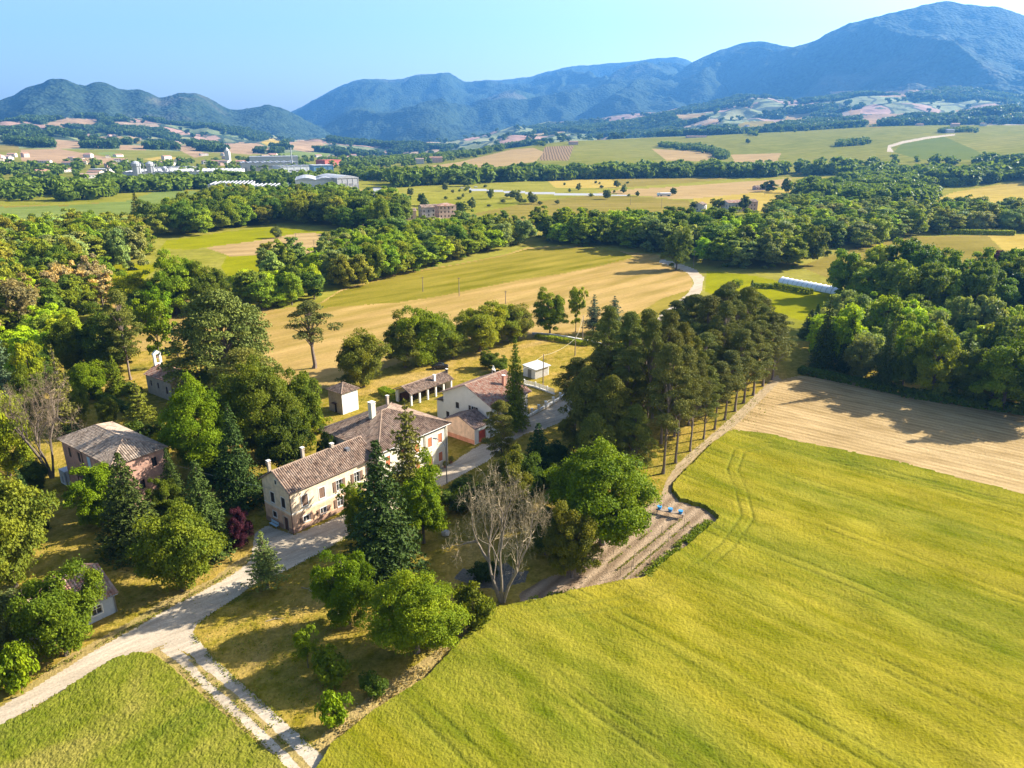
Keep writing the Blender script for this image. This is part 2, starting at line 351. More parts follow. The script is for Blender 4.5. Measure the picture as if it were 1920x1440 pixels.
zone('road', ROAD, [(-900,1800),(-500,1560),(-80,1372),(46,1300),(120,1255),(243,1183),(311,1144),(400,1098),(438,1076),(464,1057),(472,1040),(478,1000),(500,985),(552,1003),(600,984),(650,962),(700,942),(760,912),(800,886),(848,868),(880,846),(905,832),(940,828),(985,786),(1010,774),(1037,759),(1062,740),(1150,690),(1185,640),(1250,580),(1290,550),(1302,530),(1290,512),(1262,500),(1236,492),(1238,486),(1270,492),(1305,506),(1320,520),(1316,545),(1270,610),(1170,705),(1085,765),(1055,790),(1020,805),(987,812),(940,840),(912,866),(880,882),(840,905),(790,930),(720,968),(665,1000),(600,1036),(544,1066),(480,1094),(430,1128),(400,1148),(370,1170),(360,1186),(275,1222),(202,1246),(104,1302),(0,1362),(-80,1402),(-500,1620),(-900,1900)], 'pale gravel road past the houses')
zone('lane_median', VERGE, [(352,1236),(362,1236),(410,1275),(452,1311),(502,1358),(560,1414),(620,1480),(606,1484),(550,1424),(490,1366),(440,1320),(398,1284)], 'dry grassy centre line of the gravel lane', 0, .05)
zone('lane_track', ROAD, [(300,1215),(345,1182),(362,1185),(392,1226),(464,1290),(579,1395),(630,1440),(720,1530),(900,1800),(860,1830),(690,1560),(590,1448),(551,1406),(497,1356),(450,1311),(415,1281),(380,1253),(355,1225),(330,1216)], 'right wheel track of the white gravel lane')
zone('lane_track', ROAD, [(300,1218),(322,1210),(354,1230),(390,1260),(446,1309),(500,1360),(562,1426),(590,1458),(700,1590),(640,1600),(545,1448),(496,1397),(400,1308),(335,1244)], 'left wheel track of the white gravel lane')
zone('dirt_strip', VERGE, [(598,1384),(700,1300),(770,1252),(830,1212),(880,1172),(925,1140),(935,1148),(847,1223),(799,1274),(700,1340),(640,1390),(650,1440),(600,1440),(575,1400)], 'strip of dry brown grass along the wheat edge', 0, .12)
zone('dry_verge', VERGE, [(-300,1500),(-60,1365),(46,1292),(110,1240),(190,1195),(243,1165),(300,1130),(400,1085),(430,1060),(465,1038),(470,1060),(400,1100),(243,1188),(104,1305),(255,1222),(300,1205),(400,1300),(480,1370),(560,1440),(700,1560),(620,1560),(540,1450),(480,1398),(400,1330),(335,1268),(285,1232),(255,1230),(210,1244),(130,1292),(60,1338),(0,1370),(-60,1400),(-400,1600)], 'dry grass edges of the gravel road', 0, .06)
zone('green_hay', OVALG, [(585,580),(640,545),(750,514),(847,498),(940,481),(990,466),(1073,464),(1160,470),(1190,482),(1120,500),(1060,512),(980,524),(900,540),(820,556),(740,568),(640,574)], 'green swath of the oval hay field')
zone('green_hay', OVALG, [(1190,592),(1240,560),(1290,545),(1290,560),(1240,590),(1200,604)], 'green tip of the oval hay field beside the road')
zone('hay_field', OVAL, [(520,580),(600,568),(640,542),(750,512),(847,497),(940,479),(990,464),(1073,462),(1240,478),(1260,500),(1290,512),(1300,530),(1290,550),(1250,580),(1180,604),(1100,622),(990,634),(880,650),(780,668),(690,704),(600,730),(520,730),(440,690),(380,660),(330,650),(260,660),(215,650),(210,560),(300,545),(380,565)], 'mown tan hay field with curved stripes')
zone('lawn', YG, [(1325,508),(1400,515),(1570,548),(1605,562),(1560,600),(1500,600),(1420,580),(1400,562),(1322,548)], 'bright green lawn beside the greenhouse')
zone('yellow_field', YG, [(300,466),(310,452),(420,435),(500,426),(560,430),(625,437),(560,437),(470,453),(390,463),(360,468)], 'bright yellow green field below the dark belt')
zone('yellow_field', YG, [(425,480),(520,479),(625,479),(625,500),(600,520),(430,525),(415,500)], 'yellow green field between the tree clumps')
zone('yellow_field', YG, [(185,500),(240,492),(300,498),(250,540),(195,530)], 'small yellow field glimpsed between the left trees')
zone('tan_field', TANF, [(385,464),(470,453),(560,437),(640,436),(670,452),(650,480),(560,480),(430,480)], 'pale ploughed patch with poles')
zone('meadow', PALEG, [(-300,420),(0,416),(150,410),(260,400),(345,380),(368,358),(300,357),(235,377),(120,386),(-300,394)], 'pale green meadow before the far trees')
zone('meadow', OLIVE, [(-300,394),(0,386),(130,384),(225,378),(250,381),(180,395),(-300,404)], 'olive strip of meadow')
zone('stubble_field', GOLD, [(1020,333),(1138,331),(1165,350),(1150,353),(1042,353)], 'small golden stubble field in the valley')
zone('tan_field', TANF, [(1160,356),(1280,349),(1400,340),(1485,335),(1480,346),(1420,360),(1350,368),(1280,374),(1190,366),(1120,362)], 'tan field behind the farmhouse')
zone('tan_field', GOLD, [(1270,324),(1380,322),(1500,320),(1640,320),(1600,332),(1480,334),(1300,330)], 'golden strip below the hedge')
zone('tan_field', OLIVE, [(1138,331),(1270,328),(1380,334),(1300,342),(1165,352)], 'olive field below the hedge')
zone('tan_field', OLIVE, [(880,402),(1000,378),(1100,367),(1190,368),(1290,376),(1310,392),(1200,412),(1000,420)], 'pale olive field behind the tree belt')
zone('golden_field', GOLD, [(1300,368),(1420,358),(1560,350),(1580,362),(1480,385),(1440,398),(1300,378)], 'golden field around the farmhouse')
zone('golden_field', GOLD, [(1740,378),(1790,360),(1920,338),(2300,320),(2300,420),(1920,400),(1830,400),(1770,402)], 'golden field on the right')
zone('olive_field', OLIVE, [(1500,500),(1580,468),(1700,445),(1850,440),(1880,470),(1900,500),(1700,520),(1560,525)], 'dry sloping field on the right')
zone('yellow_field', GOLD, [(1850,440),(2300,436),(2300,520),(1920,498),(1885,472)], 'pale yellow field at the right edge')
zone('valley_track', ASPH, [(694,384),(700,366),(700,352),(714,352),(716,366),(728,384)], 'grey track into the factory area')
zone('valley_road', ASPH, [(880,353),(960,358),(1060,362),(1180,365),(1180,368),(1060,366),(960,362),(880,357)], 'valley road behind the meadow')
zone('dry_yard', TANF, [(640,358),(692,356),(690,372),(640,372)], 'bare yard beside the warehouse')
zone('rubble_patch', RUBBLE, [(850,1086),(866,1066),(890,1070),(905,1056),(930,1062),(950,1054),(968,1072),(990,1070),(985,1092),(960,1096),(948,1112),(915,1102),(890,1104),(872,1090)], 'grey stony patch under the bare dead tree')
F = lambda m, p: zone('far', m, p, far=True)
F(TANF, [(700,327),(760,317),(860,304),(960,280),(1000,277),(1020,285),(1005,303),(940,312),(800,318)])
F(VINE, [(1010,301),(1022,275),(1076,273),(1066,301)])
F(TANF, [(1222,279),(1335,285),(1345,303),(1250,301)]); F(TANF, [(1370,290),(1465,287),(1455,306),(1380,308)])
F(VINEG, [(1676,285),(1690,270),(1770,256),(1830,282),(1860,300),(1720,298)])
F(ROAD, [(1663,285),(1664,273),(1690,265),(1740,256),(1790,251),(1790,254),(1740,260),(1694,269),(1670,276),(1676,285)])
F(PINK, [(78,234),(125,221),(183,225),(192,232),(180,239),(150,241),(105,238)]); F(PINK, [(45,255),(95,245),(92,251),(70,257)])
F(PALEG, [(163,259),(185,249),(206,248),(200,255)]); F(OLIVE, [(203,268),(228,257),(246,257),(277,270)])
F(OLIVE, [(-60,274),(35,271),(38,284),(-60,288)]); F(PINK, [(75,263),(110,262),(205,270),(202,274),(160,272),(155,278),(105,279),(95,271)])
F(PINK, [(38,281),(110,279),(232,300),(190,309),(100,306),(40,302)]); F(PINK, [(220,272),(275,273),(273,282),(225,281)])
F(PALEG, [(180,287),(210,284),(238,293),(215,296)]); F(GOLD, [(268,298),(310,292),(352,298),(300,304)])
F(PINK, [(320,272),(350,272),(392,291),(365,296),(345,286)]); F(PINK, [(398,278),(450,267),(485,269),(512,280),(470,290),(430,287)])
F(GOLD, [(488,266),(512,259),(542,265),(500,273)]); F(PINK, [(540,272),(560,262),(602,265),(616,282),(580,286),(545,280)])
F(PALEG, [(520,288),(560,284),(620,288),(610,295),(530,295)]); F(PINK, [(-60,292),(20,292),(25,306),(-60,308)])
F(PINK, [(1640,174),(1700,169),(1764,168),(1760,175),(1690,182),(1650,181)]); F(PINK, [(1556,172),(1600,169),(1590,177),(1560,179)])
F(PINK, [(1608,218),(1640,214),(1702,213),(1706,222),(1660,231),(1612,233)]); F(TANF, [(1788,207),(1838,203),(1836,210),(1800,213)])
F(TANF, [(1470,232),(1475,216),(1542,208),(1522,223),(1490,238)]); F(OLIVE, [(1360,241),(1400,228),(1450,227),(1462,240),(1400,250)])
F(TANF, [(1258,216),(1320,212),(1332,222),(1275,231)]); F(PINK, [(1310,236),(1345,222),(1350,230),(1320,240)])
F(OLIVE, [(1590,238),(1620,226),(1655,234),(1650,240)]); F(PINK, [(1810,225),(1870,217),(1865,224),(1820,231)])
F(PINK, [(1590,207),(1615,206),(1612,216),(1594,218)]); F(GOLD, [(1880,214),(1990,205),(1990,214),(1890,221)]); F(TANF, [(1000,252),(1060,246),(1050,251),(1005,256)])
def inpoly(px, py, poly):
    xs = np.array([p[0] for p in poly], float); ys = np.array([p[1] for p in poly], float)
    ok = (px >= xs.min()) & (px <= xs.max()) & (py >= ys.min()) & (py <= ys.max())
    r = np.zeros(px.shape, bool); idx = np.nonzero(ok)
    if len(idx[0]) == 0: return r
    X, Y = px[idx], py[idx]; c = np.zeros(X.shape, bool); j = len(xs) - 1
    for i in range(len(xs)):
        if ys[i] != ys[j]:
            t = (ys[i] > Y) != (ys[j] > Y); c ^= t & (X < (xs[j] - xs[i]) * (Y - ys[i]) / (ys[j] - ys[i]) + xs[i])
        j = i
    r[idx] = c; return r
def build_ground():
    yy = np.arange(1640, 345, -2.0); v = (yy - 720) / FPX; Dn = CH * (cp - v * sp) / (sp + v * cp)
    D = np.concatenate([[1.5, 4, 9, 16, 24, 32, 38], Dn, np.exp(np.arange(math.log(Dn[-1]) + .004, math.log(4600), .0042))])
    D = np.unique(D)
    ce = np.arange(-47.5, 47.6, .075)
    A = np.radians(np.concatenate([np.arange(-75, ce[0] - .5, 1.0), ce, np.arange(ce[-1] + .5, 75, 1.0)]))
    AA, DD = np.meshgrid(A, D); X = DD * np.sin(AA); Y = DD * np.cos(AA); Zt = terrain(X, Y)
    nd, na = X.shape
    cx = (X[:-1, :-1] + X[1:, 1:]) / 2; cy = (Y[:-1, :-1] + Y[1:, 1:]) / 2; cz = (Zt[:-1, :-1] + Zt[1:, 1:]) / 2
    px, py, fw = proj(cx, cy, cz)
    # ragged edges: shift the lookup a little with world noise
    px = px + (fbm(cx * 1.3, cy * 1.3, 3, 3) - .5) * np.clip(350 / np.hypot(cx, cy), 0, 6); py = py + (fbm(cx * 1.3 + 50, cy * 1.3, 3, 4) - .5) * np.clip(250 / np.hypot(cx, cy), 0, 4)
    cd_ = np.hypot(cx, cy); zid = np.full(px.shape, -1)
    # far-field classes
    base = np.full(px.shape, 1000)                       # lawn
    base[cd_ > 215] = 1001                                # valley meadow
    zid[:] = base
    hill = cd_ > 1075
    ucol = 960 + FPX / cp * np.tan(np.clip(np.arctan2(cx, cy), -1.2, 1.2))
    lim = np.interp(ucol, [0, 600, 700, 1000, 1400, 1700, 1920], [2300, 2300, 2050, 2080, 2300, 2500, 2680])
    wood = cd_ > lim
    for i in range(len(Z) - 1, -1, -1):
        nme, mat, poly, lab, ra, ji, far = Z[i]
        m = inpoly(px, py, poly) & (fw > 1)
        m &= hill if far else ~hill
        zid[m] = i
    H_ = hill; vid = np.arange(nd * na).reshape(nd, na)
    def emit(name, mask, mats, mi, label, ra=0., ji=0.):
        r, c = np.nonzero(mask)
        if len(r) == 0: return
        F_ = np.stack([vid[r, c], vid[r, c + 1], vid[r + 1, c + 1], vid[r + 1, c]], 1)
        uq, inv = np.unique(F_, return_inverse=True); F2 = inv.reshape(F_.shape)
        attrs = None; z = Zt.ravel()[uq].copy(); x = X.ravel()[uq]; y = Y.ravel()[uq]
        if ra or ji:
            cnt = np.zeros((nd + 1, na + 1), int); mk = mask.astype(int)
            cnt[:-2, :-2] += mk; cnt[1:-1, :-2] += mk; cnt[:-2, 1:-1] += mk; cnt[1:-1, 1:-1] += mk
            inner = (cnt[:nd, :na].ravel()[uq] == 4)
            n = vnoise(x * 2.6, y * 2.6, 11) * .5 + vnoise(x * 6.5, y * 6.5, 12) * .5 - .5
            if name == 'wheat_field':
                qa = math.radians(134); s_ = x * math.cos(qa) - y * math.sin(qa) + 3 * (fbm(x / 40, y / 40, 2, 77) - .5); sp_ = 13.; f_ = (s_ / sp_) % 1 * sp_
                tram = np.maximum(np.exp(-((f_ - 3) / .28) ** 2), np.exp(-((f_ - 4.8) / .28) ** 2)) * .8
                hl = np.full(x.shape, 1e9)
                for off in (0, 1):
                    HP = [G(*q) for q in [(960,1165),(1080,1150),(1200,1128),(1290,1085),(1360,1030),(1400,975),(1388,925),(1372,885),(1385,850),(1440,838),(1560,866),(1760,915),(1960,965)]]
                    for a_, b_ in zip(HP[:-1], HP[1:]):
                        ax, ay = a_[0], a_[1]; bx, by = b_[0] - ax, b_[1] - ay; t_ = np.clip(((x - ax) * bx + (y - ay) * by) / (bx * bx + by * by), 0, 1); dd = np.hypot(x - ax - bx * t_, y - ay - by * t_); hl = np.minimum(hl, dd)
                    break
                hl = np.abs(hl - .9)
                tram = np.maximum(tram * sst(2, 5, hl + 3), np.exp(-(hl / .3) ** 2)); tram = tram * (.4 + .6 * sst(.35, .6, vnoise(x / 9, y / 9, 78)))
                attrs = {'tram': ('POINT', 'FLOAT', tram)}; z -= inner * tram * .10
            z += inner * (ra * (.75 + .5 * vnoise(x * .22, y * .22, 13)) + ji * n * np.clip(1.6 - np.hypot(x, y) / 220, .25, 1))
        me = mesh_np(name, np.stack([x, y, z], 1), F2, mats, mi[mask] if mi is not None else None, smooth=(ji == 0), attrs=attrs)
        o = link(name, me); tag(o, label, None, None, 'structure'); return o
    for i, (nme, mat, poly, lab, ra, ji, far) in enumerate(Z):
        if not far: emit(nme, zid == i, mat, None, lab, ra, ji)
    emit('lawn', (zid == 1000) & ~hill, LAWN, None, 'dry yellow lawn around the houses and trees', 0, .07)
    emit('valley_floor', (zid == 1001) & ~hill, VALLEY, None, 'green valley floor beyond the hay field')
    fars = [k for k, z in enumerate(Z) if z[6]]
    umats = []; 
    for k in fars:
        if Z[k][1] not in umats: umats.append(Z[k][1])
    slot = np.zeros(zid.shape, int)
    for k in fars: slot[zid == k] = 2 + umats.index(Z[k][1])
    slot[(zid >= 1000) & wood] = 1
    emit('hills', hill, [HILLG, PATCH] + umats, slot, 'far rolling hills of fields and woods')
    return umats
UM = build_ground()

# mountains: ridges with spurs, each one a relief of its own depth
def ridge(name, label, crest, Dc, Db, seed, yb=300, amp=.34, back=900, umin=None, umax=None):
    us = [c[0] for c in crest]; a0, a1 = us[0], us[-1]
    u = np.arange(a0, a1 + 1, 2.2); yc = np.interp(u, us, [c[1] for c in crest])
    k = np.hanning(13); k /= k.sum(); yc = np.convolve(np.pad(yc, 6, 'edge'), k, 'valid')
    yc = yc - (fbm(u / 26., u * 0, 3, seed) - .5) * 5
    rx = (u - 960) / FPX; rv = (yc - 720) / FPX; ry = cp - rv * sp; rz = -sp - rv * cp; hl = np.hypot(rx, ry)
    Dcr = Dc * (1 + .10 * (fbm(u / 170., u * 0, 2, seed + 3) - .5)); zc = CH + Dcr * rz / hl
    T = np.concatenate([np.linspace(0, 1, 130), [1.04, 1.10, 1.2]]); rows = []
    az = np.arctan2(rx, ry)
    for t in T:
        D = Db + (Dcr - Db) * t if t <= 1 else Dcr + (t - 1) * 5 * back
        x = D * np.sin(az); y = D * np.cos(az); z0 = -20.
        s = t ** 1.15 if t <= 1 else 1 - (t - 1) * 1.5
        z = z0 + (zc - z0) * s
        wx = x + 500 * (fbm(x / 1300, y / 1300, 3, seed + 7) - .5); wy = y + 500 * (fbm(x / 1300 + 9, y / 1300, 3, seed + 8) - .5)
        rid = 1 - 2 * np.abs(fbm(wx / 1150, wy / 2400, 3, seed + 1) - .5) * 1.9
        rid2 = 1 - 2 * np.abs(fbm(wx / 320, wy / 600, 3, seed + 2) - .5) * 1.5
        e = (4 * t * (1 - t)) ** .7 if 0 < t < 1 else 0
        e = max(e, 0) * sst(0, .08, 1 - t)
        z = z + (zc - z0) * amp * e * ((rid - .6) + .45 * (rid2 - .6) * .7) + (fbm(x / 60, y / 60, 3, seed + 5) - .5) * 26 * (1 if t < 1 else 0)
        rows.append(np.stack([x, y, z], 1))
    P = np.array(rows); n, m, _ = P.shape; vid = np.arange(n * m).reshape(n, m)
    F_ = np.stack([vid[:-1, :-1], vid[:-1, 1:], vid[1:, 1:], vid[1:, :-1]], -1).reshape(-1, 4)
    c = (P[:-1, :-1] + P[1:, 1:]) / 2; px, py, fw = proj(c[..., 0], c[..., 1], c[..., 2]); slot = np.zeros(px.shape, int)
    if umin is not None:
        for q in Z:
            if q[6] and max(p[1] for p in q[2]) < 300: slot[inpoly(px, py, q[2])] = 1 + UM.index(q[1])
    me = mesh_np(name, P.reshape(-1, 3), F_, [MOUNT] + UM, slot.ravel(), smooth=True)
    o = link(name, me); tag(o, label, None, None, 'structure')
ridge('mountain', 'left mountain range with three rounded summits', [(-500,260),(-200,215),(-60,198),(0,190),(50,165),(95,150),(120,149),(155,163),(180,152),(200,155),(230,170),(262,168),(300,182),(340,176),(365,174),(390,184),(430,204),(470,204),(500,197),(525,202),(560,217),(610,245),(650,266),(700,284),(740,296)], 6000, 4100, 21, umin=1)
ridge('mountain', 'middle mountain range behind the valley mouth', [(470,262),(550,208),(600,180),(640,160),(680,148),(740,149),(790,140),(825,138),(850,141),(870,152),(930,151),(1000,142),(1060,127),(1110,122),(1170,118),(1220,110),(1270,107),(1300,116),(1400,130),(1500,150)], 9500, 4550, 33)
ridge('mountain', 'steep wooded spur of the middle range', [(850,290),(930,278),(1000,252),(1040,228),(1080,196),(1120,160),(1165,126),(1200,119),(1260,122),(1330,140),(1450,170)], 8000, 4550, 44)
ridge('mountain', 'rocky spur below the second summit', [(1020,275),(1080,262),(1140,228),(1190,196),(1230,166),(1270,136),(1300,116),(1340,98),(1385,83),(1430,77),(1462,85),(1500,90),(1600,110)], 7200, 4450, 55)
ridge('mountain', 'highest mountain with a broad summit on the right', [(980,285),(1060,270),(1120,254),(1180,236),(1250,222),(1305,196),(1350,162),(1385,135),(1430,110),(1480,90),(1500,84),(1530,74),(1560,58),(1600,42),(1650,29),(1700,18),(1740,7),(1780,2),(1810,9),(1850,12),(1870,13),(1920,30),(2050,62),(2300,130),(2500,190)], 6400, 4000, 66, umin=1)

# ------------------------------------------------------------------ buildings
def tilemat(name, cols, dirt=.35):
    m, nt, b = newmat(name); uv = nt.nodes.new('ShaderNodeAttribute'); uv.attribute_name = 'tile'
    sc = nt.nodes.new('ShaderNodeVectorMath'); sc.operation = 'FLOOR'; nt.links.new(uv.outputs['Vector'], sc.inputs[0])
    wn = nt.nodes.new('ShaderNodeTexWhiteNoise'); nt.links.new(sc.outputs[0], wn.inputs['Vector'])
    c = ramp(nt, wn.outputs['Value'], cols)
    v = mapped(nt, kind='obj'); n1 = noise(nt, v, .8, 5, .7); n2 = noise(nt, v, 4, 4, .7)
    c = mixc(nt, dirt, c, ramp(nt, n1, [tuple(.4 * k for k in cols[0]), (.36, .30, .24)], [.35, .65]))
    c = mixc(nt, .35, c, ramp(nt, n2, [(.4, .4, .4), (1.5, 1.5, 1.5)], [.3, .7]), 'MULTIPLY')
    nt.links.new(c, b.inputs['Base Color']); b.inputs['Roughness'].default_value = .9; bump(nt, b, n2, .4, .03); return m
TILE_OLD = tilemat('weathered_tile_material', [(.085, .052, .036), (.20, .12, .08), (.34, .225, .155), (.15, .09, .06)])
TILE_GREY = tilemat('grey_tile_material', [(.16, .115, .082), (.30, .225, .165), (.42, .33, .25), (.24, .175, .13)], .3)
TILE_RED = tilemat('red_tile_material', [(.32, .12, .07), (.36, .19, .125), (.44, .30, .22), (.30, .17, .12)], .22)
TILE_DARK = tilemat('dark_tile_material', [(.12, .075, .06), (.20, .13, .10), (.30, .20, .16), (.16, .10, .08)], .25)
YELLOWW = plain('yellow_plaster_material', (.80, .66, .40), .9, .12, 1.2, .1)
PINKW = plain('pink_plaster_material', (.66, .43, .30), .9, .16, 1.0, .1)
def twotone(name, top, low, zc):
    m, nt, b = newmat(name); v = mapped(nt, kind='obj'); n1 = noise(nt, v, 1.1, 6, .65)
    sx = nt.nodes.new('ShaderNodeSeparateXYZ'); nt.links.new(v, sx.inputs[0])
    f = math_(nt, 'GREATER_THAN', sx.outputs['Z'], zc)
    c = mixc(nt, f, low, top); c = mixc(nt, 1., c, ramp(nt, n1, [(.72, .70, .68), (1.1, 1.1, 1.1)], [.3, .65]), 'MULTIPLY')
    nt.links.new(c, b.inputs['Base Color']); bump(nt, b, n1, .1, .03); return m
WALLA = twotone('yellow_and_peach_plaster_material', (.74, .585, .40), (.66, .42, .27), 2.9)
WHITEW = plain('white_plaster_material', (.82, .79, .74), .9, .08, 1.0, .05)
CREAMW = plain('cream_plaster_material', (.80, .72, .56), .9, .10, 1.0, .05)
PEACH = twotone('peach_plaster_material', (.78, .56, .44), (.66, .30, .20), .9)
STONEW = plain('rough_stone_plaster_material', (.50, .42, .34), .95, .35, 2.2, .4)
GREYW = plain('pale_panel_material', (.62, .64, .66), .7, .12, .4, 0)
def brickmat(name, c1, c2, mortar):
    m, nt, b = newmat(name); v = mapped(nt, kind='obj'); sx = nt.nodes.new('ShaderNodeSeparateXYZ'); nt.links.new(v, sx.inputs[0])
    cb = nt.nodes.new('ShaderNodeCombineXYZ'); nt.links.new(math_(nt, 'ADD', sx.outputs['X'], sx.outputs['Y']), cb.inputs[0]); nt.links.new(sx.outputs['Z'], cb.inputs[1])
    br = nt.nodes.new('ShaderNodeTexBrick'); br.inputs['Scale'].default_value = 1; br.inputs['Brick Width'].default_value = .30; br.inputs['Row Height'].default_value = .09
    br.inputs['Mortar Size'].default_value = .010; br.inputs['Color1'].default_value = (*c1, 1); br.inputs['Color2'].default_value = (*c2, 1); br.inputs['Mortar'].default_value = (*mortar, 1)
    nt.links.new(cb.outputs[0], br.inputs['Vector']); n1 = noise(nt, v, .7, 6, .7)
    c = mixc(nt, .8, br.outputs['Color'], ramp(nt, n1, [(.5, .5, .5), (1.35, 1.3, 1.25)], [.3, .7]), 'MULTIPLY')
    nt.links.new(c, b.inputs['Base Color']); bump(nt, b, n1, .3, .04); return m
BRICK = brickmat('brick_material', (.46, .235, .165), (.34, .175, .13), (.45, .36, .29))
TRIM = plain('white_trim_material', (.84, .81, .76), .8, .05, 2, 0)
STONE = plain('stone_material', (.55, .50, .43), .9, .25, 2, .2)
DARKSH = plain('dark_shutter_material', (.045, .035, .032), .6, .2, 4, 0)
BROWNSH = plain('brown_shutter_material', (.24, .155, .11), .7, .2, 4, 0)
REDSH = plain('orange_shutter_material', (.62, .22, .11), .7, .15, 4, 0)
WOODD = plain('dark_wood_material', (.13, .065, .045), .7, .25, 4, .1)
METAL = plain('grey_metal_material', (.30, .30, .31), .45, .1, 3, 0, metal=.6)
RUST = plain('copper_pipe_material', (.20, .12, .09), .6, .2, 3, 0)
REDD = plain('red_door_material', (.45, .08, .05), .6, .1, 3, 0)
BLUEP = plain('pale_blue_paint_material', (.55, .72, .80), .5, .06, 3, 0)
def glass_():
    m, nt, b = newmat('window_glass_material'); b.inputs['Base Color'].default_value = (.02, .025, .03, 1); b.inputs['Roughness'].default_value = .08
    b.inputs['Specular IOR Level'].default_value = .6; return m
GLASS = glass_()
def wall_face(mb, P, L, H, ops, m=0, depth=.18):
    'wall with real openings; P(s, z, d) gives the point at s along, z up, d inwards'
    xs = sorted({0, L, *[o[0] for o in ops], *[o[0] + o[2] for o in ops]}); zs = sorted({0, H, *[o[1] for o in ops], *[o[1] + o[3] for o in ops]})
    for i in range(len(xs) - 1):
        for j in range(len(zs) - 1):
            cx, cz = (xs[i] + xs[i + 1]) / 2, (zs[j] + zs[j + 1]) / 2
            if any(o[0] < cx < o[0] + o[2] and o[1] < cz < o[1] + o[3] for o in ops): continue
            mb.face([P(xs[i], zs[j], 0), P(xs[i + 1], zs[j], 0), P(xs[i + 1], zs[j + 1], 0), P(xs[i], zs[j + 1], 0)], m)
    for s, z, w_, h_ in [o[:4] for o in ops]:
        for (a, b_) in (((s, z), (s + w_, z)), ((s + w_, z), (s + w_, z + h_)), ((s + w_, z + h_), (s, z + h_)), ((s, z + h_), (s, z))):
            mb.face([P(*a, 0), P(*b_, 0), P(*b_, depth), P(*a, depth)], m)
def boxP(mb, P, s0, s1, z0, z1, d0, d1, m=0):
    c = [P(s, z, d) for d in (d0, d1) for z in (z0, z1) for s in (s0, s1)]
    i = len(mb.v); mb.v += c
    for q in ((0, 1, 3, 2), (4, 6, 7, 5), (0, 4, 5, 1), (2, 3, 7, 6), (0, 2, 6, 4), (1, 5, 7, 3)): mb.f.append(tuple(i + k for k in q)); mb.m.append(m)
def window(par, P, s, z, w_, h_, style, trim=TRIM, shut=BROWNSH):
    '''window > frame, pane, shutters.  styles: closed, open, dark, door, none'''
    fr = MB(); t = .12
    if trim:
        for a in ((s - t, s, z - t, z + h_ + t), (s + w_, s + w_ + t, z - t, z + h_ + t), (s, s + w_, z + h_, z + h_ + t), (s - .05, s + w_ + .05, z - t, z)):
            boxP(fr, P, a[0], a[1], a[2], a[3], -.035 if a[3] > z else -.10, .01)
    for a in ((s, s + .05, z, z + h_), (s + w_ - .05, s + w_, z, z + h_), (s + .05, s + w_ - .05, z + h_ - .05, z + h_)): boxP(fr, P, *a, .10, .16)
    if style == 'door':
        f = fr.build('door', [STONE], par); d = MB(); boxP(d, P, s + .05, s + w_ - .05, z, z + h_ - .05, .11, .15)
        boxP(d, P, s + w_ / 2 - .02, s + w_ / 2 + .02, z, z + h_ - .06, .085, .11); d.build('door_leaf', [shut], f); return f
    f = fr.build('window', [trim or WOODD], par)
    if style == 'closed':
        for a, b_ in ((s + .01, s + w_ / 2 - .01), (s + w_ / 2 + .01, s + w_ - .01)):
            d = MB(); boxP(d, P, a, b_, z, z + h_, .03, .075)
            for k in range(int(h_ / .16)): boxP(d, P, a + .06, b_ - .06, z + .08 + k * .16, z + .14 + k * .16, .012, .03)
            d.build('shutter', [shut], f)
    else:
        d = MB(); boxP(d, P, s + .05, s + w_ - .05, z, z + h_ - .05, .14, .15); d.build('pane', [GLASS], f)
        d = MB(); boxP(d, P, s + w_ / 2 - .03, s + w_ / 2 + .03, z, z + h_ - .05, .11, .138)
        if h_ > 1: boxP(d, P, s + .05, s + w_ / 2 - .03, z + h_ * .6, z + h_ * .6 + .04, .11, .138); boxP(d, P, s + w_ / 2 + .03, s + w_ - .05, z + h_ * .6, z + h_ * .6 + .04, .11, .138)
        d.build('glazing_bar', [trim or WOODD], f)
        if style == 'open':
            for a, b_ in ((s - w_ / 2 - .10, s - .10), (s + w_ + .10, s + w_ * 1.5 + .10)):
                d = MB(); boxP(d, P, a, b_, z, z + h_, -.085, -.042)
                for k in range(int(h_ / .16)): boxP(d, P, a + .06, b_ - .06, z + .08 + k * .16, z + .14 + k * .16, -.10, -.085)
                d.build('shutter', [shut], f)
    return f
def slope(mb, tl, o, ex, down, w_, top, run, pitch=.36, rowl=.45):
    'tiled slope: eave-parallel columns at s along ex, from the line top(s) to the eave distance run'
    n = max(1, int(round(w_ / pitch))); K = 5; nr = max(2, int(run / rowl)); nx = n * K + 1; base = len(mb.v)
    nrm = ex.cross(down).normalized(); nrm = nrm if nrm.z > 0 else -nrm
    for j in range(nr * 2):
        t_ = (j // 2 + (j % 2) * .999) / nr
        for i in range(nx):
            s = w_ * i / (nx - 1); t0 = top(s); t = t0 + (run - t0) * t_
            ph = abs(math.sin(math.pi * s / w_ * n)) ; hgt = .13 * ph + .035 * (j % 2)
            mb.v.append(tuple(o + ex * s + down * t + nrm * hgt)); tl.append((s / (w_ / n) + .01, t / rowl, 0))
    for j in range(nr * 2 - 1):
        for i in range(nx - 1):
            a = base + j * nx + i; mb.f.append((a, a + 1, a + nx + 1, a + nx)); mb.m.append(0)
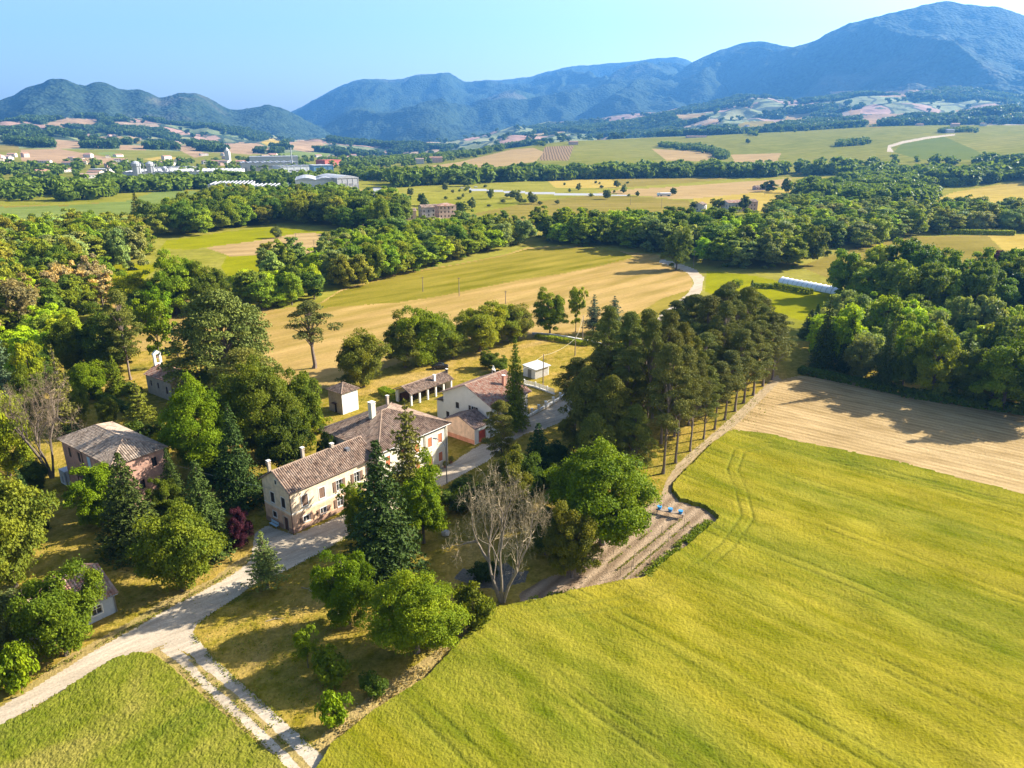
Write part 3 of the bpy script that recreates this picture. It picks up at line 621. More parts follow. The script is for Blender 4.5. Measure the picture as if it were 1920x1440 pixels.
def roof(par, L, W, h, rise, over=.45, kind='gable', axis='x', mat=TILE_OLD, off=.0, name='roof', far=False, ridge_off=0.):
    mb = MB(); tl = []; pitch, rowl = (.9, 2.) if far else (.36, .45)
    # work in a frame whose x runs along the ridge
    if axis == 'y': T = Matrix(((0, -1, 0, L), (1, 0, 0, 0), (0, 0, 1, 0), (0, 0, 0, 1))); l_, w_ = W, L
    else: T = Matrix.Identity(4); l_, w_ = L, W
    R3 = T.to_3x3(); hw = w_ / 2; k = rise / hw; ez = h - k * over; rz_ = h + rise
    rl = math.hypot(hw + over, (hw + over) * k)
    def add(o, ex, dn, wid, top, run): slope(mb, tl, T @ Vector(o), (R3 @ Vector(ex)).normalized(), (R3 @ Vector(dn)).normalized(), wid, top, run, pitch, rowl)
    caps = MB()
    if kind == 'gable':
        add((-over, hw, rz_), (1, 0, 0), (0, -1, -k), l_ + 2 * over, lambda s: 0, rl); add((-over, hw, rz_), (1, 0, 0), (0, 1, -k), l_ + 2 * over, lambda s: 0, rl)
        caps.tube([T @ Vector((-over, hw, rz_ + .06)), T @ Vector((l_ + over, hw, rz_ + .06))], .13, 6)
    else:
        Lf = l_ + 2 * over; q = hw + over
        f = lambda s: max(0, (1 - min(s, Lf - s) / q)) * rl
        for sg in (-1, 1): add((-over, hw, rz_), (1, 0, 0), (0, sg, -k), Lf, f, rl)
        g = lambda s: abs(s - q) / q * rl
        add((hw, -over, rz_), (0, 1, 0), (-1, 0, -k), 2 * q, g, rl); add((l_ - hw, -over, rz_), (0, 1, 0), (1, 0, -k), 2 * q, g, rl)
        a, b_ = (hw, hw, rz_ + .07), (max(l_ - hw, hw + .01), hw, rz_ + .07)
        for p_, q_ in ((a, b_), (a, (-over, -over, ez + .1)), (a, (-over, w_ + over, ez + .1)), (b_, (l_ + over, -over, ez + .1)), (b_, (l_ + over, w_ + over, ez + .1))):
            caps.tube([T @ Vector(p_), T @ Vector(q_)], .12, 6)
    me = bpy.data.meshes.new(name); me.from_pydata(mb.v, [], mb.f); me.materials.append(mat)
    a = me.attributes.new('tile', 'FLOAT_VECTOR', 'POINT'); a.data.foreach_set('vector', np.array(tl, np.float32).ravel())
    o = link(name, me, par)
    if not far:
        md = o.modifiers.new('thickness', 'SOLIDIFY'); md.thickness = .10; md.offset = 0
        caps.build('ridge_cap', [plain('ridge_tile_material', (.36, .26, .19), .9, .3, 3, .2)], o)
    return o
def walls(par, L, W, h, rise, kind, axis, mats, wins, name='wall', shut=BROWNSH, trim=TRIM):
    '''wins: list of (side, s, z, w, h, style[, shutter material]); sides s (y=0), w (x=0), e (x=L), n (y=W)'''
    PS = {'s': (lambda s, z, d: (s, d, z), L), 'w': (lambda s, z, d: (d, s, z), W), 'e': (lambda s, z, d: (L - d, s, z), W), 'n': (lambda s, z, d: (s, W - d, z), L)}
    mb = MB()
    for sd, (P, ln) in PS.items():
        wall_face(mb, P, ln, h, [o[1:5] for o in wins if o[0] == sd])
    if kind == 'gable':
        if axis == 'x':
            for x in (0, L): mb.face([(x, 0, h), (x, W, h), (x, W / 2, h + rise - .03)])
        else:
            for y in (0, W): mb.face([(0, y, h), (L, y, h), (L / 2, y, h + rise - .03)])
    mb.face([(.01, .01, h - .02), (L - .01, .01, h - .02), (L - .01, W - .01, h - .02), (.01, W - .01, h - .02)])
    o = mb.build(name, mats, par)
    for q in wins: window(par, PS[q[0]][0], *q[1:6], trim=trim, shut=q[6] if len(q) > 6 else shut)
    return o, PS
def chimney(par, x, y, z0, z1, w_=.55, mat=WHITEW, cap=TILE_OLD):
    m = MB(); m.box((x - w_ / 2, y - w_ / 2, z0), (x + w_ / 2, y + w_ / 2, z1)); m.box((x - w_ / 2 - .07, y - w_ / 2 - .07, z1), (x + w_ / 2 + .07, y + w_ / 2 + .07, z1 + .10))
    for a in (-1, 1):
        for b_ in (-1, 1): m.box((x + a * w_ * .38 - .07, y + b_ * w_ * .38 - .07, z1 + .10), (x + a * w_ * .38 + .07, y + b_ * w_ * .38 + .07, z1 + .38))
    o = m.build('chimney', [mat], par); c = MB(); c.box((x - w_ / 2 - .08, y - w_ / 2 - .08, z1 + .38), (x + w_ / 2 + .08, y + w_ / 2 + .08, z1 + .45)); c.build('chimney_cap', [TRIM], o)
def gutter(par, pts, mat=RUST, name='gutter'):
    m = MB(); m.tube(pts, .07, 6); m.build(name, [mat], par)
ROT = math.radians(51)
# long farmhouse
hA = empty('farmhouse', (-32.5, 92.8, 0), ROT); tag(hA, 'long two-storey farmhouse with yellow plaster front and brown shutters', 'house')
LA, WA, HA = 16.0, 7.0, 7.1
wa = []
for k, (s, st1, st0) in enumerate([(1.95, 'closed', 'open'), (5.05, 'closed', 'open'), (8.3, 'open', 'open'), (11.8, 'open', 'open'), (14.3, 'closed', 'dark')]):
    wa.append(('s', s, 3.75, 1.05, 1.75, st1)); wa.append(('s', s - .05, 1.15 if k < 2 else 1.0, 1.1, .95 if k < 2 else 1.45, st0))
wa += [('w', 1.35, 3.75, 1.0, 1.7, 'closed', DARKSH), ('w', 4.1, 3.75, 1.0, 1.7, 'closed', DARKSH), ('w', 4.0, 1.3, .95, .95, 'closed', DARKSH), ('w', 1.1, 0, 1.15, 2.25, 'door', WOODD)]
walls(hA, LA, WA, HA, 2.25, 'gable', 'x', [WALLA], wa)
rA = roof(hA, LA, WA, HA, 2.25, .40, 'gable', 'x', TILE_OLD)
m = MB(); P_ = lambda s, z, d: (d, s, z); boxP(m, P_, 3.0, 3.55, 7.15, 7.95, -.04, .0); m.build('attic_window_frame', [TRIM], hA)
m = MB(); boxP(m, P_, 3.09, 3.46, 7.24, 7.86, -.06, -.04); m.build('attic_window', [DARKSH], hA)
m = MB(); m.box((-.03, -.03, 3.2), (LA - .1, -.002, 3.36)); m.box((-.03, -.002, 3.2), (-.002, WA, 3.36)); m.build('string_course', [TRIM], hA)
m = MB(); m.box((-.045, -.045, 0), (LA - .1, -.004, .75)); m.box((-.045, -.004, 0), (-.004, 1.0, .75)); m.box((-.045, 2.37, 0), (-.004, WA, .75)); m.build('plinth', [plain('plinth_material', (.42, .27, .20), .9, .2, 2, .1)], hA)
gutter(hA, [(-.35, -.42, 6.86), (LA, -.42, 6.86)]); gutter(hA, [(-.10, -.42, 6.8), (-.10, -.12, 6.5), (-.10, -.12, .1)], name='downpipe')
chimney(hA, .9, 6.1, 7.2, 9.5, .42, STONEW); chimney(hA, 6.6, 5.6, 7.8, 9.8, .42, STONEW); chimney(hA, 10.6, 3.5, 9.0, 9.7, .45, STONEW)
m = MB(); kk = 2.25 / 3.5; y = 1.9; m.box((12.2, y, HA + kk * y + .08), (12.9, y + .8, HA + kk * (y + .8) + .16)); m.build('skylight', [METAL], rA)
# square villa behind it
hB = empty('villa', (-21.45, 104.55, 0), ROT); tag(hB, 'large square cream villa with low hipped tile roof and orange shutters', 'house')
LB, WB, HB = 15.8, 14.6, 8.2
wb = []
for s in (1.3, 4.6, 7.9, 10.9, 13.4):
    wb += [('s', s, 4.9, 1.0, 1.75, 'closed', REDSH), ('s', s, 1.3, 1.0, 1.75, 'closed', REDSH)]
wb += [('w', 8.7, 4.9, 1.0, 1.7, 'dark'), ('w', 12.2, 4.9, 1.0, 1.7, 'dark'), ('w', 12.2, 1.2, 1.0, 1.7, 'dark')]
walls(hB, LB, WB, HB, 0, 'hip', 'x', [CREAMW], wb)
rB = roof(hB, LB, WB, HB, 2.9, .55, 'hip', 'x', TILE_OLD)
gutter(hB, [(-.3, -.56, 7.95), (LB + .3, -.56, 7.95)], METAL)
for x in (10.2, 15.4): gutter(hB, [(x, -.5, 7.9), (x, -.12, 7.6), (x, -.12, .1)], METAL, 'downpipe')
gutter(hB, [(-.1, 13.9, 8.), (-.1, 13.9, .1)], METAL, 'downpipe')
m = MB(); m.box((-.03, -.03, 7.55), (LB, -.002, 7.75)); m.box((-.03, -.03, 4.0), (LB, -.002, 4.15)); m.build('string_course', [TRIM], hB)
chimney(hB, 5.4, 7.6, 10.2, 12.8, .9, CREAMW); chimney(hB, 13.2, 12.6, 8.8, 10.6, .4, STONEW)
# white house
hC = empty('house', (-4.0, 129.0, 0), ROT); tag(hC, 'white gabled house with patchy red tile roof and satellite dish', 'house')
wc = [('w', 8.6, 3.9, .95, 1.3, 'closed', DARKSH), ('w', 4.2, 3.2, 1.1, 2.1, 'open', DARKSH), ('w', 11.4, 1.2, .9, 1.3, 'closed', DARKSH)]
for s in (1.5, 4.6, 8.2): wc += [('s', s, 4.0, 1.0, 1.3, 'closed', BROWNSH), ('s', s, 1.2, 1.0, 1.3, 'closed', BROWNSH)]
walls(hC, 11.5, 13, 6.6, 2.9, 'gable', 'x', [WHITEW], wc)
rC = roof(hC, 11.5, 13, 6.6, 2.9, .6, 'gable', 'x', TILE_RED)
gutter(hC, [(-.5, -.62, 6.3), (12, -.62, 6.3)]); chimney(hC, 7.6, 3.2, 7.8, 9.8, .55, plain('brick_chimney_material', (.55, .28, .2), .9, .2, 3, .1))
m = MB(); m.box((-.9, 4.0, 3.05), (0, 6.1, 3.15)); 
for k in range(9): m.box((-.9, 4.0 + k * .25, 3.15), (-.87, 4.04 + k * .25, 4.0))
m.box((-.92, 4.0, 4.0), (-.86, 6.1, 4.06)); m.build('balcony', [METAL], hC)
m = MB(); c = Vector((9.2, 7.6, 10.2)); m.tube([(9.2, 7.6, 8.9), (9.2, 7.6, 10.1)], .04, 6)
for k in range(5): m.tube([c + Vector((.35, -.5, .25)) * (.16 * k), c + Vector((.35, -.5, .25)) * (.16 * k + .05)], [.12 + .13 * k, .12 + .13 * (k + .4)], 16, cap=(k == 0))
m.build('satellite_dish', [plain('dish_material', (.75, .76, .78), .4, .05, 2, 0)], hC)
m = MB(); m.box((0.3, 13.0, 0), (6, 15.2, 4.2)); m.build('side_wing', [WHITEW], hC)
mb = MB(); tl = []; slope(mb, tl, Vector((-.1, 12.9, 4.95)), Vector((1, 0, 0)), Vector((0, 1, -.28)).normalized(), 6.5, lambda s: 0, 2.7)
me = bpy.data.meshes.new('wing_roof'); me.from_pydata(mb.v, [], mb.f); me.materials.append(TILE_DARK); a = me.attributes.new('tile', 'FLOAT_VECTOR', 'POINT'); a.data.foreach_set('vector', np.array(tl, np.float32).ravel()); link('wing_roof', me, hC)
# peach garage before it
hE = empty('garage', (-7.15, 125.25, 0), ROT); tag(hE, 'peach one-storey garage with brown tile roof and red door', 'garage')
walls(hE, 4.5, 7.8, 3.4, 1.6, 'gable', 'x', [PEACH], [('s', 1.2, 0, 2.0, 2.4, 'door', REDD)]); 
m = MB(); m.box((-.02, -.03, 0), (1.2, -.003, 3.4)); m.box((3.2, -.03, 0), (4.5, -.003, 3.4)); m.box((1.2, -.03, 2.4), (3.2, -.003, 3.4)); m.build('white_front', [WHITEW], hE)
roof(hE, 4.4, 7.8, 3.4, 1.6, .35, 'gable', 'x', TILE_DARK)
# brick house on the left
hD = empty('brick_house', (-61.0, 98.5, 0), math.radians(54)); tag(hD, 'three-storey red brick house with grey hipped tile roof', 'house')
wd = [('w', 14.3, 5.9, .85, 1.7, 'closed', DARKSH), ('w', 11.0, 5.9, .85, 1.7, 'closed', DARKSH), ('w', 7.6, 5.7, 1.1, 2.0, 'closed', BLUEP), ('w', 3.2, 5.9, .85, 1.7, 'closed', DARKSH),
      ('w', 12.6, 2.9, .85, 1.6, 'closed', DARKSH), ('w', 9.2, 2.9, .85, 1.9, 'dark'), ('w', 3.2, 2.9, .85, 1.7, 'dark'), ('w', 11.6, .5, .9, .7, 'dark'), ('w', 7.4, .5, .9, .7, 'dark'),
      ('s', 1.3, 5.9, .85, 1.6, 'dark'), ('s', 5.9, 5.9, .85, 1.6, 'dark'), ('s', 3.5, 2.9, .85, 1.6, 'dark')]
walls(hD, 8.2, 17.2, 8.7, 0, 'hip', 'y', [BRICK], wd, trim=None)
roof(hD, 8.2, 17.2, 8.7, 1.9, .45, 'hip', 'y', TILE_GREY)
gutter(hD, [(-.1, 10.2, 8.5), (-.1, 10.2, .1)], RUST, 'downpipe')
m = MB(); m.box((-1.6, 6.3, 4.6), (-.02, 9.6, 4.75)); m.tube([(-1.5, 9.4, 4.6), (-1.5, 9.4, 2.2)], .08, 6); m.tube([(-1.5, 6.5, 4.6), (-1.5, 6.5, 2.2)], .08, 6); m.build('porch_canopy', [WOODD], hD)
m = MB(); P_ = lambda s, z, d: (s, 17.5 + d, z); wall_face(m, lambda s, z, d: (-.6 + d, 17.25 + s, z), 2.2, 2.6, [(.8, 0.3, .8, 1.3)]); m.box((-.59, 17.25, 2.5), (3, 19.4, 2.62)); m.box((-.4, 17.26, 0), (3, 19.4, 2.5)); m.build('white_lean_to', [plain('bluish_plaster_material', (.62, .66, .70), .9, .1, 2, 0)], hD)
# dovecote tower
hT = empty('dovecote', (-35.9, 140.9, 0), ROT); tag(hT, 'small square whitewashed dovecote with pyramid tile roof', 'dovecote')
walls(hT, 4.2, 4.6, 4.9, 0, 'hip', 'x', [WHITEW], [('w', 2.0, 0, .9, 1.9, 'door', DARKSH)]); roof(hT, 4.2, 4.6, 4.9, 1.25, .35, 'hip', 'x', TILE_OLD)
m = MB(); m.box((-.035, -.01, 0), (-.003, 2.0, 4.5)); m.box((-.035, 2.9, 0), (-.003, 4.6, 4.5)); m.box((-.035, 2.0, 1.9), (-.003, 2.9, 4.5)); m.build('bare_stone_face', [STONEW], hT)
m = MB(); m.box((-.7, 1.8, 2.1), (-.04, 3.1, 2.2)); m.build('door_canopy', [WOODD], hT)
# open loggia with pillars
hL = empty('open_shed', (-22.1, 146.0, 0), ROT); tag(hL, 'long open shed with white pillars and brown tile roof', 'shed')
m = MB(); m.box((0, 4.75, 0), (13, 4.98, 2.75)); m.box((12.8, .3, 0), (13, 4.7, 2.75)); m.build('back_wall', [CREAMW], hL)
for k in range(6): m = MB(); x = .05 + k * 2.52; m.box((x, 0, 0), (x + .38, .38, 2.65)); m.box((x - .04, -.04, 2.65), (x + .42, .42, 2.75)); m.build('pillar', [WHITEW], hL)
m = MB(); m.box((.05, 4.3, 0), (.43, 4.7, 2.75)); m.build('pillar', [WHITEW], hL)
m = MB(); m.box((-.1, 0, 2.76), (13.1, .3, 2.95)); m.build('beam', [WOODD], hL)
roof(hL, 13, 5, 2.9, 1.15, .4, 'gable', 'x', TILE_OLD); chimney(hL, 8.3, 1.0, 3.2, 4.5, .5); chimney(hL, 13.4, 2.0, 2.5, 4.4, .4, DARKSH)
m = MB(); m.box((.9, 4.2, 0), (4, 4.7, 1.6)); m.box((5, 4.1, 0), (6.5, 4.7, 1.2)); m.box((8, 3.9, 0), (10.8, 4.7, 1.4)); m.build('stacked_firewood', [WOODD], hL)
# metal shed
hM = empty('metal_shed', (5.6, 164.3, 0), math.radians(45)); tag(hM, 'small pale metal shed with flat sloping roof on the lawn', 'shed')
m = MB(); m.face([(0, 0, 0), (5, 0, 0), (5, 0, 2.5), (0, 0, 2.5)]); m.face([(0, 4, 0), (5, 4, 0), (5, 4, 2.9), (0, 4, 2.9)]); m.face([(0, 0, 0), (0, 4, 0), (0, 4, 2.9), (0, 0, 2.5)]); m.face([(5, 0, 0), (5, 4, 0), (5, 4, 2.9), (5, 0, 2.5)])
for k in range(24): m.box((.05 + k * .205, -.04, 0), (.13 + k * .205, -.003, 2.5))
for k in range(19): m.box((-.04, .05 + k * .205, 0), (-.003, .13 + k * .205, 2.5))
m.build('wall', [WHITEW], hM); m = MB()
for k in range(22): m.box((-.3 + k * .255, -.3, 2.52), (-.1 + k * .255, 4.3, 2.56), M=Matrix.Rotation(math.radians(5.2), 4, 'X'))
m.box((-.3, -.3, 2.46), (5.3, 4.3, 2.52), M=Matrix.Rotation(math.radians(5.2), 4, 'X')); m.build('roof', [GREYW], hM)
m = MB(); m.box((-.06, 1.2, 0), (-.045, 2.4, 2.1)); m.build('door', [METAL], hM)
# chapel with bell gable
hP = empty('chapel', (-75.5, 148.6, 0), math.radians(54)); tag(hP, 'small stone chapel with bell gable beside clipped hedges', 'chapel')
walls(hP, 6.2, 10.5, 4.6, 1.5, 'gable', 'y', [STONEW], [('w', 8.2, 2.0, .7, 1.4, 'dark'), ('w', 5.2, 2.0, .7, 1.4, 'dark'), ('w', 1.6, 1.4, .8, 1.8, 'dark')], trim=None); roof(hP, 6.2, 10.5, 4.6, 1.5, .3, 'gable', 'y', TILE_RED)
m = MB(); x0, x1 = 2.3, 4.1; m.box((x0, 10.0, 6.0), (x0 + .5, 10.5, 8.6)); m.box((x1 - .5, 10.0, 6.0), (x1, 10.5, 8.6)); m.box((x0 + .5, 10.0, 6.0), (x1 - .5, 10.5, 6.5)); m.box((x0 - .1, 9.95, 8.6), (x1 + .1, 10.55, 8.8))
for y_ in (9.95, 10.55): m.face([(x0 - .1, y_, 8.8), (x1 + .1, y_, 8.8), (3.2, y_, 9.5)])
m.face([(x0 - .1, 9.95, 8.8), (x0 - .1, 10.55, 8.8), (3.2, 10.55, 9.5), (3.2, 9.95, 9.5)]); m.face([(x1 + .1, 9.95, 8.8), (x1 + .1, 10.55, 8.8), (3.2, 10.55, 9.5), (3.2, 9.95, 9.5)])
bgo = m.build('bell_gable', [TRIM], hP); m = MB(); m.tube([(3.2, 10.25, 8.3), (3.2, 10.25, 8.15), (3.2, 10.25, 7.7)], [.08, .2, .32], 10); m.build('bell', [RUST], bgo)
# tiled hut lower left
hH = empty('hut', (-55.6, 66.6, 0), ROT); tag(hH, 'low white hut with brown tile roof behind the lower left trees', 'hut')
walls(hH, 10.2, 9.0, 2.9, 1.9, 'gable', 'x', [plain('shaded_white_material', (.46, .49, .52), .9, .1, 2, 0)], [('s', 7.4, .9, 1.2, 1.1, 'dark'), ('e', 3, 0, 1.2, 2.1, 'door', METAL)]); roof(hH, 10.2, 9.0, 2.9, 1.9, .4, 'gable', 'x', TILE_RED)  # wall white darkened: the shade of the trees is put into its colour
gutter(hH, [(-.3, -.42, 2.65), (10.5, -.42, 2.65)], METAL); gutter(hH, [(10.1, -.40, 2.6), (10.1, -.12, 2.3), (10.1, -.12, .1)], METAL, 'downpipe')

# ------------------------------------------------------------------ trees: leaf-by-leaf crowns, one mesh per kind, copied
def leaves(C, Nn, size, rng, asp=1.0, flat=.55, tones=None):
    'one small folded leaf spray (two triangles) at every point C, loosely facing Nn'
    n = len(C); nv = Nn * flat + rng.normal(size=(n, 3)) * (1 - flat) * .9; nv /= np.linalg.norm(nv, axis=1, keepdims=True) + 1e-9
    t = np.cross(nv, rng.normal(size=(n, 3))); t /= np.linalg.norm(t, axis=1, keepdims=True) + 1e-9; b = np.cross(nv, t)
    s = size * (.6 + .8 * rng.random((n, 1))); a = s * asp
    V = np.stack([C - t * s - b * a * .35, C + t * s * .2 - b * a + nv * s * .25, C + t * s + b * a * .3, C - t * s * .25 + b * a + nv * s * .2], 1).reshape(-1, 3)
    F_ = np.arange(4 * n).reshape(n, 4)
    tn = np.repeat(tones if tones is not None else rng.random(n), 4)
    return V, F_, tn
def sph(n, rng):
    v = rng.normal(size=(n, 3)); return v / np.linalg.norm(v, axis=1, keepdims=True)
def broad_crown(seed, R=4., H=7., z0=2.5, nc=70, per=150, leaf=.2, shape=.5, lobes=.25, clump=.30, holes=0.):
    'clumps spread over an uneven egg, leaves spread over each clump'
    rng = np.random.default_rng(seed); C = []; Nn = []; T = []; cen = []
    ph = rng.random(6) * 6.28
    for i in range(nc):
        d = sph(1, rng)[0]; d[2] = d[2] * .95 + .12; d /= np.linalg.norm(d)
        az = math.atan2(d[1], d[0]); lob = 1 + lobes * (math.sin(2 * az + ph[0]) * .5 + math.sin(3 * az + ph[1] + 2 * d[2]) * .5 + math.sin(5 * d[2] + ph[2]) * .4)
        r = (.45 + .5 * rng.random() ** .5) * lob
        hz = 1 - .25 * max(0, -d[2]) ; zz = z0 + H * shape + d[2] * r * H * (1 - shape if d[2] > 0 else shape)
        c = np.array([d[0] * r * R * hz, d[1] * r * R * hz, zz]); cr = R * clump * (.65 + .7 * rng.random())
        if rng.random() < holes: continue
        cen.append((c, cr)); s = sph(per, rng); s[:, 2] = np.where(s[:, 2] < -.35, -s[:, 2] * .6, s[:, 2])
        rr = cr * (.72 + .38 * rng.random((per, 1))); p = c + s * rr * np.array([1, 1, .8]); out = s * .6 + d * .5 + np.array([0, 0, .35])
        C.append(p); Nn.append(out / np.linalg.norm(out, axis=1, keepdims=True)); T.append(np.clip(rng.random() * .75 + rng.random(per) * .35, 0, 1))
    C = np.concatenate(C); Nn = np.concatenate(Nn); T = np.concatenate(T)
    k = rng.random(len(C)) < .10; C[k] += Nn[k] * (rng.random((k.sum(), 1)) * R * .13)
    return leaves(C, Nn, leaf, rng, .8, .6, T), cen
def limbs(seed, cen, z0, r0, lean=(0, 0), n=10, top=.75, H=8., bare=True):
    rng = random.Random(seed); mb = MB(); zt = z0 + (H - z0) * top
    tr = [Vector((lean[0] * t * t, lean[1] * t * t, zt * t)) + Vector((rng.uniform(-.08, .08), rng.uniform(-.08, .08), 0)) * (t > 0) for t in [0, .06, .25, .5, .75, 1]]
    mb.tube(tr, [r0 * 1.5, r0 * 1.05, r0 * .85, r0 * .65, r0 * .42, r0 * .15], 7)
    cs = list(cen); rng.shuffle(cs)
    for c, cr in cs[:n]:
        e = Vector(c); f = min(.95, max(.22, (e.z - cr) / zt * .75)); k = f * 5; b = tr[0]
        ts = [0, .06, .25, .5, .75, 1]
        for q in range(5):
            if ts[q] <= f <= ts[q + 1]: b = tr[q].lerp(tr[q + 1], (f - ts[q]) / (ts[q + 1] - ts[q]))
        mid = b.lerp(e, .5) + Vector((0, 0, .12 * (e - b).length)); rr = r0 * .4
        mb.tube([b, mid, e], [rr, rr * .65, rr * .2], 5)
    return mb
def spruce_crown(seed, R=3., H=12., z0=1., tiers=30, leaf=.16, droop=.35, gap=0., per=1.):
    rng = np.random.default_rng(seed); C = []; Nn = []; T = []; cen = []
    for k in range(tiers):
        f = (k + .4 * rng.random()) / tiers; z = z0 + (H - z0) * f; r = R * (1 - f) ** .85 + .12
        if gap and rng.random() < gap: r *= .5
        nb = max(5, int(11 * (1 - f) + 5))
        for j in range(nb):
            a = 2 * math.pi * (j + rng.random() * .8) / nb; L_ = r * (.72 + .4 * rng.random()); n = max(6, int(26 * L_ / R * 1.6 * per))
            t = rng.random(n) ** .75; wdt = .30 * L_ * (1 - t * .75) + .07
            off = rng.normal(size=n) * wdt * .6
            x = math.cos(a) * t * L_ - math.sin(a) * off; y = math.sin(a) * t * L_ + math.cos(a) * off
            zz = z - droop * L_ * t ** 1.4 + .12 * L_ * t ** 3 - np.abs(off) * .35 + rng.normal(size=n) * .05
            C.append(np.stack([x, y, zz], 1)); o = np.stack([np.full(n, math.cos(a)) * .5, np.full(n, math.sin(a)) * .5, np.full(n, .75)], 1); Nn.append(o)
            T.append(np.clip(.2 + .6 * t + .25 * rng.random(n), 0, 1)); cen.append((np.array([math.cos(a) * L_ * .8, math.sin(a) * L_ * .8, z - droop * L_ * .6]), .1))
    C = np.concatenate(C); Nn = np.concatenate(Nn); T = np.concatenate(T)
    return leaves(C, Nn, leaf, rng, .55, .55, T), cen
def pine_crown(seed, R=3.4, H=15., z0=5.5, nc=95, per=120, leaf=.17, flat=.5, top=1.0, rag=.35):
    rng = np.random.default_rng(seed); C = []; Nn = []; T = []; cen = []
    for i in range(nc):
        f = rng.random() ** .9; z = z0 + (H - z0) * f; env = R * top * math.sin(math.pi * min(1, (f * .88 + .12))) ** .55 * (1.05 - .35 * f)
        a = rng.random() * 6.283; r = env * (.35 + .65 * rng.random() ** .6) * (1 + rag * math.sin(3 * a + 5 * f + seed)); c = np.array([math.cos(a) * r, math.sin(a) * r, z])
        cr = (.20 + .14 * rng.random()) * R; cen.append((c, cr)); s = sph(per, rng); s[:, 2] = np.where(s[:, 2] < -.2, -s[:, 2], s[:, 2])
        p = c + s * cr * (.6 + .45 * rng.random((per, 1))) * np.array([1.05, 1.05, flat]); o = s * .5 + np.array([math.cos(a) * .25, math.sin(a) * .25, .6])
        C.append(p); Nn.append(o / np.linalg.norm(o, axis=1, keepdims=True)); T.append(np.clip(rng.random() * .6 + rng.random(per) * .4, 0, 1))
    C = np.concatenate(C); Nn = np.concatenate(Nn); T = np.concatenate(T)
    return leaves(C, Nn, leaf, rng, .45, .45, T), cen
PROTO = {}
def proto(key, crown, dims, mat, r0, bark=BARK, n=10, z0=2.5, top=.8, lean=(0, 0), bare_tone=None):
    (V, F_, tn), cen = crown
    dims = (float(np.percentile(np.hypot(V[:, 0], V[:, 1]), 98)), float(np.percentile(V[:, 2], 99.7)))
    me = mesh_np(key + '_crown', V, F_, mat, attrs={'tone': ('POINT', 'FLOAT', tn)})
    tm = limbs(hash(key) % 1000 if False else len(PROTO) + 3, cen, z0, r0, lean, n, top, dims[1])
    t = bpy.data.meshes.new(key + '_trunk'); t.from_pydata(tm.v, [], tm.f); t.materials.append(bark)
    PROTO[key] = (me, t, dims)
# near (fine leaves), middle distance and far kinds; dims = (radius, height)
for i in range(4): proto('broad%d' % i, broad_crown(10 + i, 4.1, 8.3, .9, 115, 330, .125, .44, [.34, .42, .28, .5][i], [.26, .23, .28, .22][i]), (4.6, 9.6), LEAF, .24, z0=1.2)
proto('great', broad_crown(18, 4.1, 8.2, 1.0, 210, 330, .082, .45, .22, .19), (4.55, 9.5), LEAF, .22, z0=1.3, n=16)
for i in range(2): proto('light%d' % i, broad_crown(30 + i, 3.3, 7.5, 2.4, 70, 120, .16, .5, .4, .24, .1), (3.8, 10.2), LEAF, .16, z0=2.2, n=14)
for i in range(2): proto('bush%d' % i, broad_crown(40 + i, 1.5, 2.2, .25, 34, 90, .11, .45, .25, .33), (1.75, 2.6), LEAF, .05, z0=.2, n=6)
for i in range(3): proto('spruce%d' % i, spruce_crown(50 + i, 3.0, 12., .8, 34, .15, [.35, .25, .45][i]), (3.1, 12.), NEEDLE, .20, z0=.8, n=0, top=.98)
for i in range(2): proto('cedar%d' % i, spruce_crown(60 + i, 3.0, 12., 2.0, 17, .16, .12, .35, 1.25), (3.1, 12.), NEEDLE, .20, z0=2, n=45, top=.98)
for i in range(4): proto('pine%d' % i, pine_crown(70 + i, 3.2, 15., [6., 5., 7., 4.][i], 105, 190, .125, .5), (3.7, 15.3), NEEDLE, .21, PBARK, n=26, z0=5.5, top=.95)
proto('bigpine', pine_crown(80, 4.6, 12., 1.8, 190, 190, .16, .5, 1.1, .22), (5.4, 12.4), NEEDLE, .36, PBARK, n=40, z0=2, top=.92)
proto('leanpine', pine_crown(81, 3.6, 9.5, 4.8, 46, 150, .15, .45, 1., .5), (4.2, 10.), NEEDLE, .28, PBARK, n=24, z0=4, top=.9, lean=(.8, 0))
for i in range(4): proto('midbroad%d' % i, broad_crown(90 + i, 4.1, 8.2, 1.2, 70, 150, .23, .46, .46, .25), (4.7, 9.8), LEAF, .24, z0=1.2, n=7)
for i in range(2): proto('midtall%d' % i, broad_crown(100 + i, 3.0, 10.5, 1.0, 70, 150, .22, .5, .42, .26), (3.6, 12.), LEAF, .22, z0=1.0, n=7)
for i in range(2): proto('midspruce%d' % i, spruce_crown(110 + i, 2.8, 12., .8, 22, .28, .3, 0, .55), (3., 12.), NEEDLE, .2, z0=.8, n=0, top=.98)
for i in range(3): proto('far%d' % i, broad_crown(120 + i, 4.1, 8.0, .4, 30, 26, .75, .45, .25, .34), (4.8, 9.), LEAF, .2, z0=.5, n=0)
rnd = random.Random(7)
ORD = ['first', 'second', 'third', 'fourth', 'fifth', 'sixth', 'seventh', 'eighth', 'ninth', 'tenth', 'eleventh']
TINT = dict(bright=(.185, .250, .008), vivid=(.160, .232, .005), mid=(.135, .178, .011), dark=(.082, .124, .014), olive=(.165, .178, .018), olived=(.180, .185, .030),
            pine=(.180, .195, .042), spruce=(.060, .092, .018), blueg=(.10, .145, .080), yellow=(.36, .35, .010), pale=(.165, .200, .055), purple=(.085, .022, .040), lime=(.235, .280, .012), tan=(.28, .22, .10), deep=(.038, .070, .014))
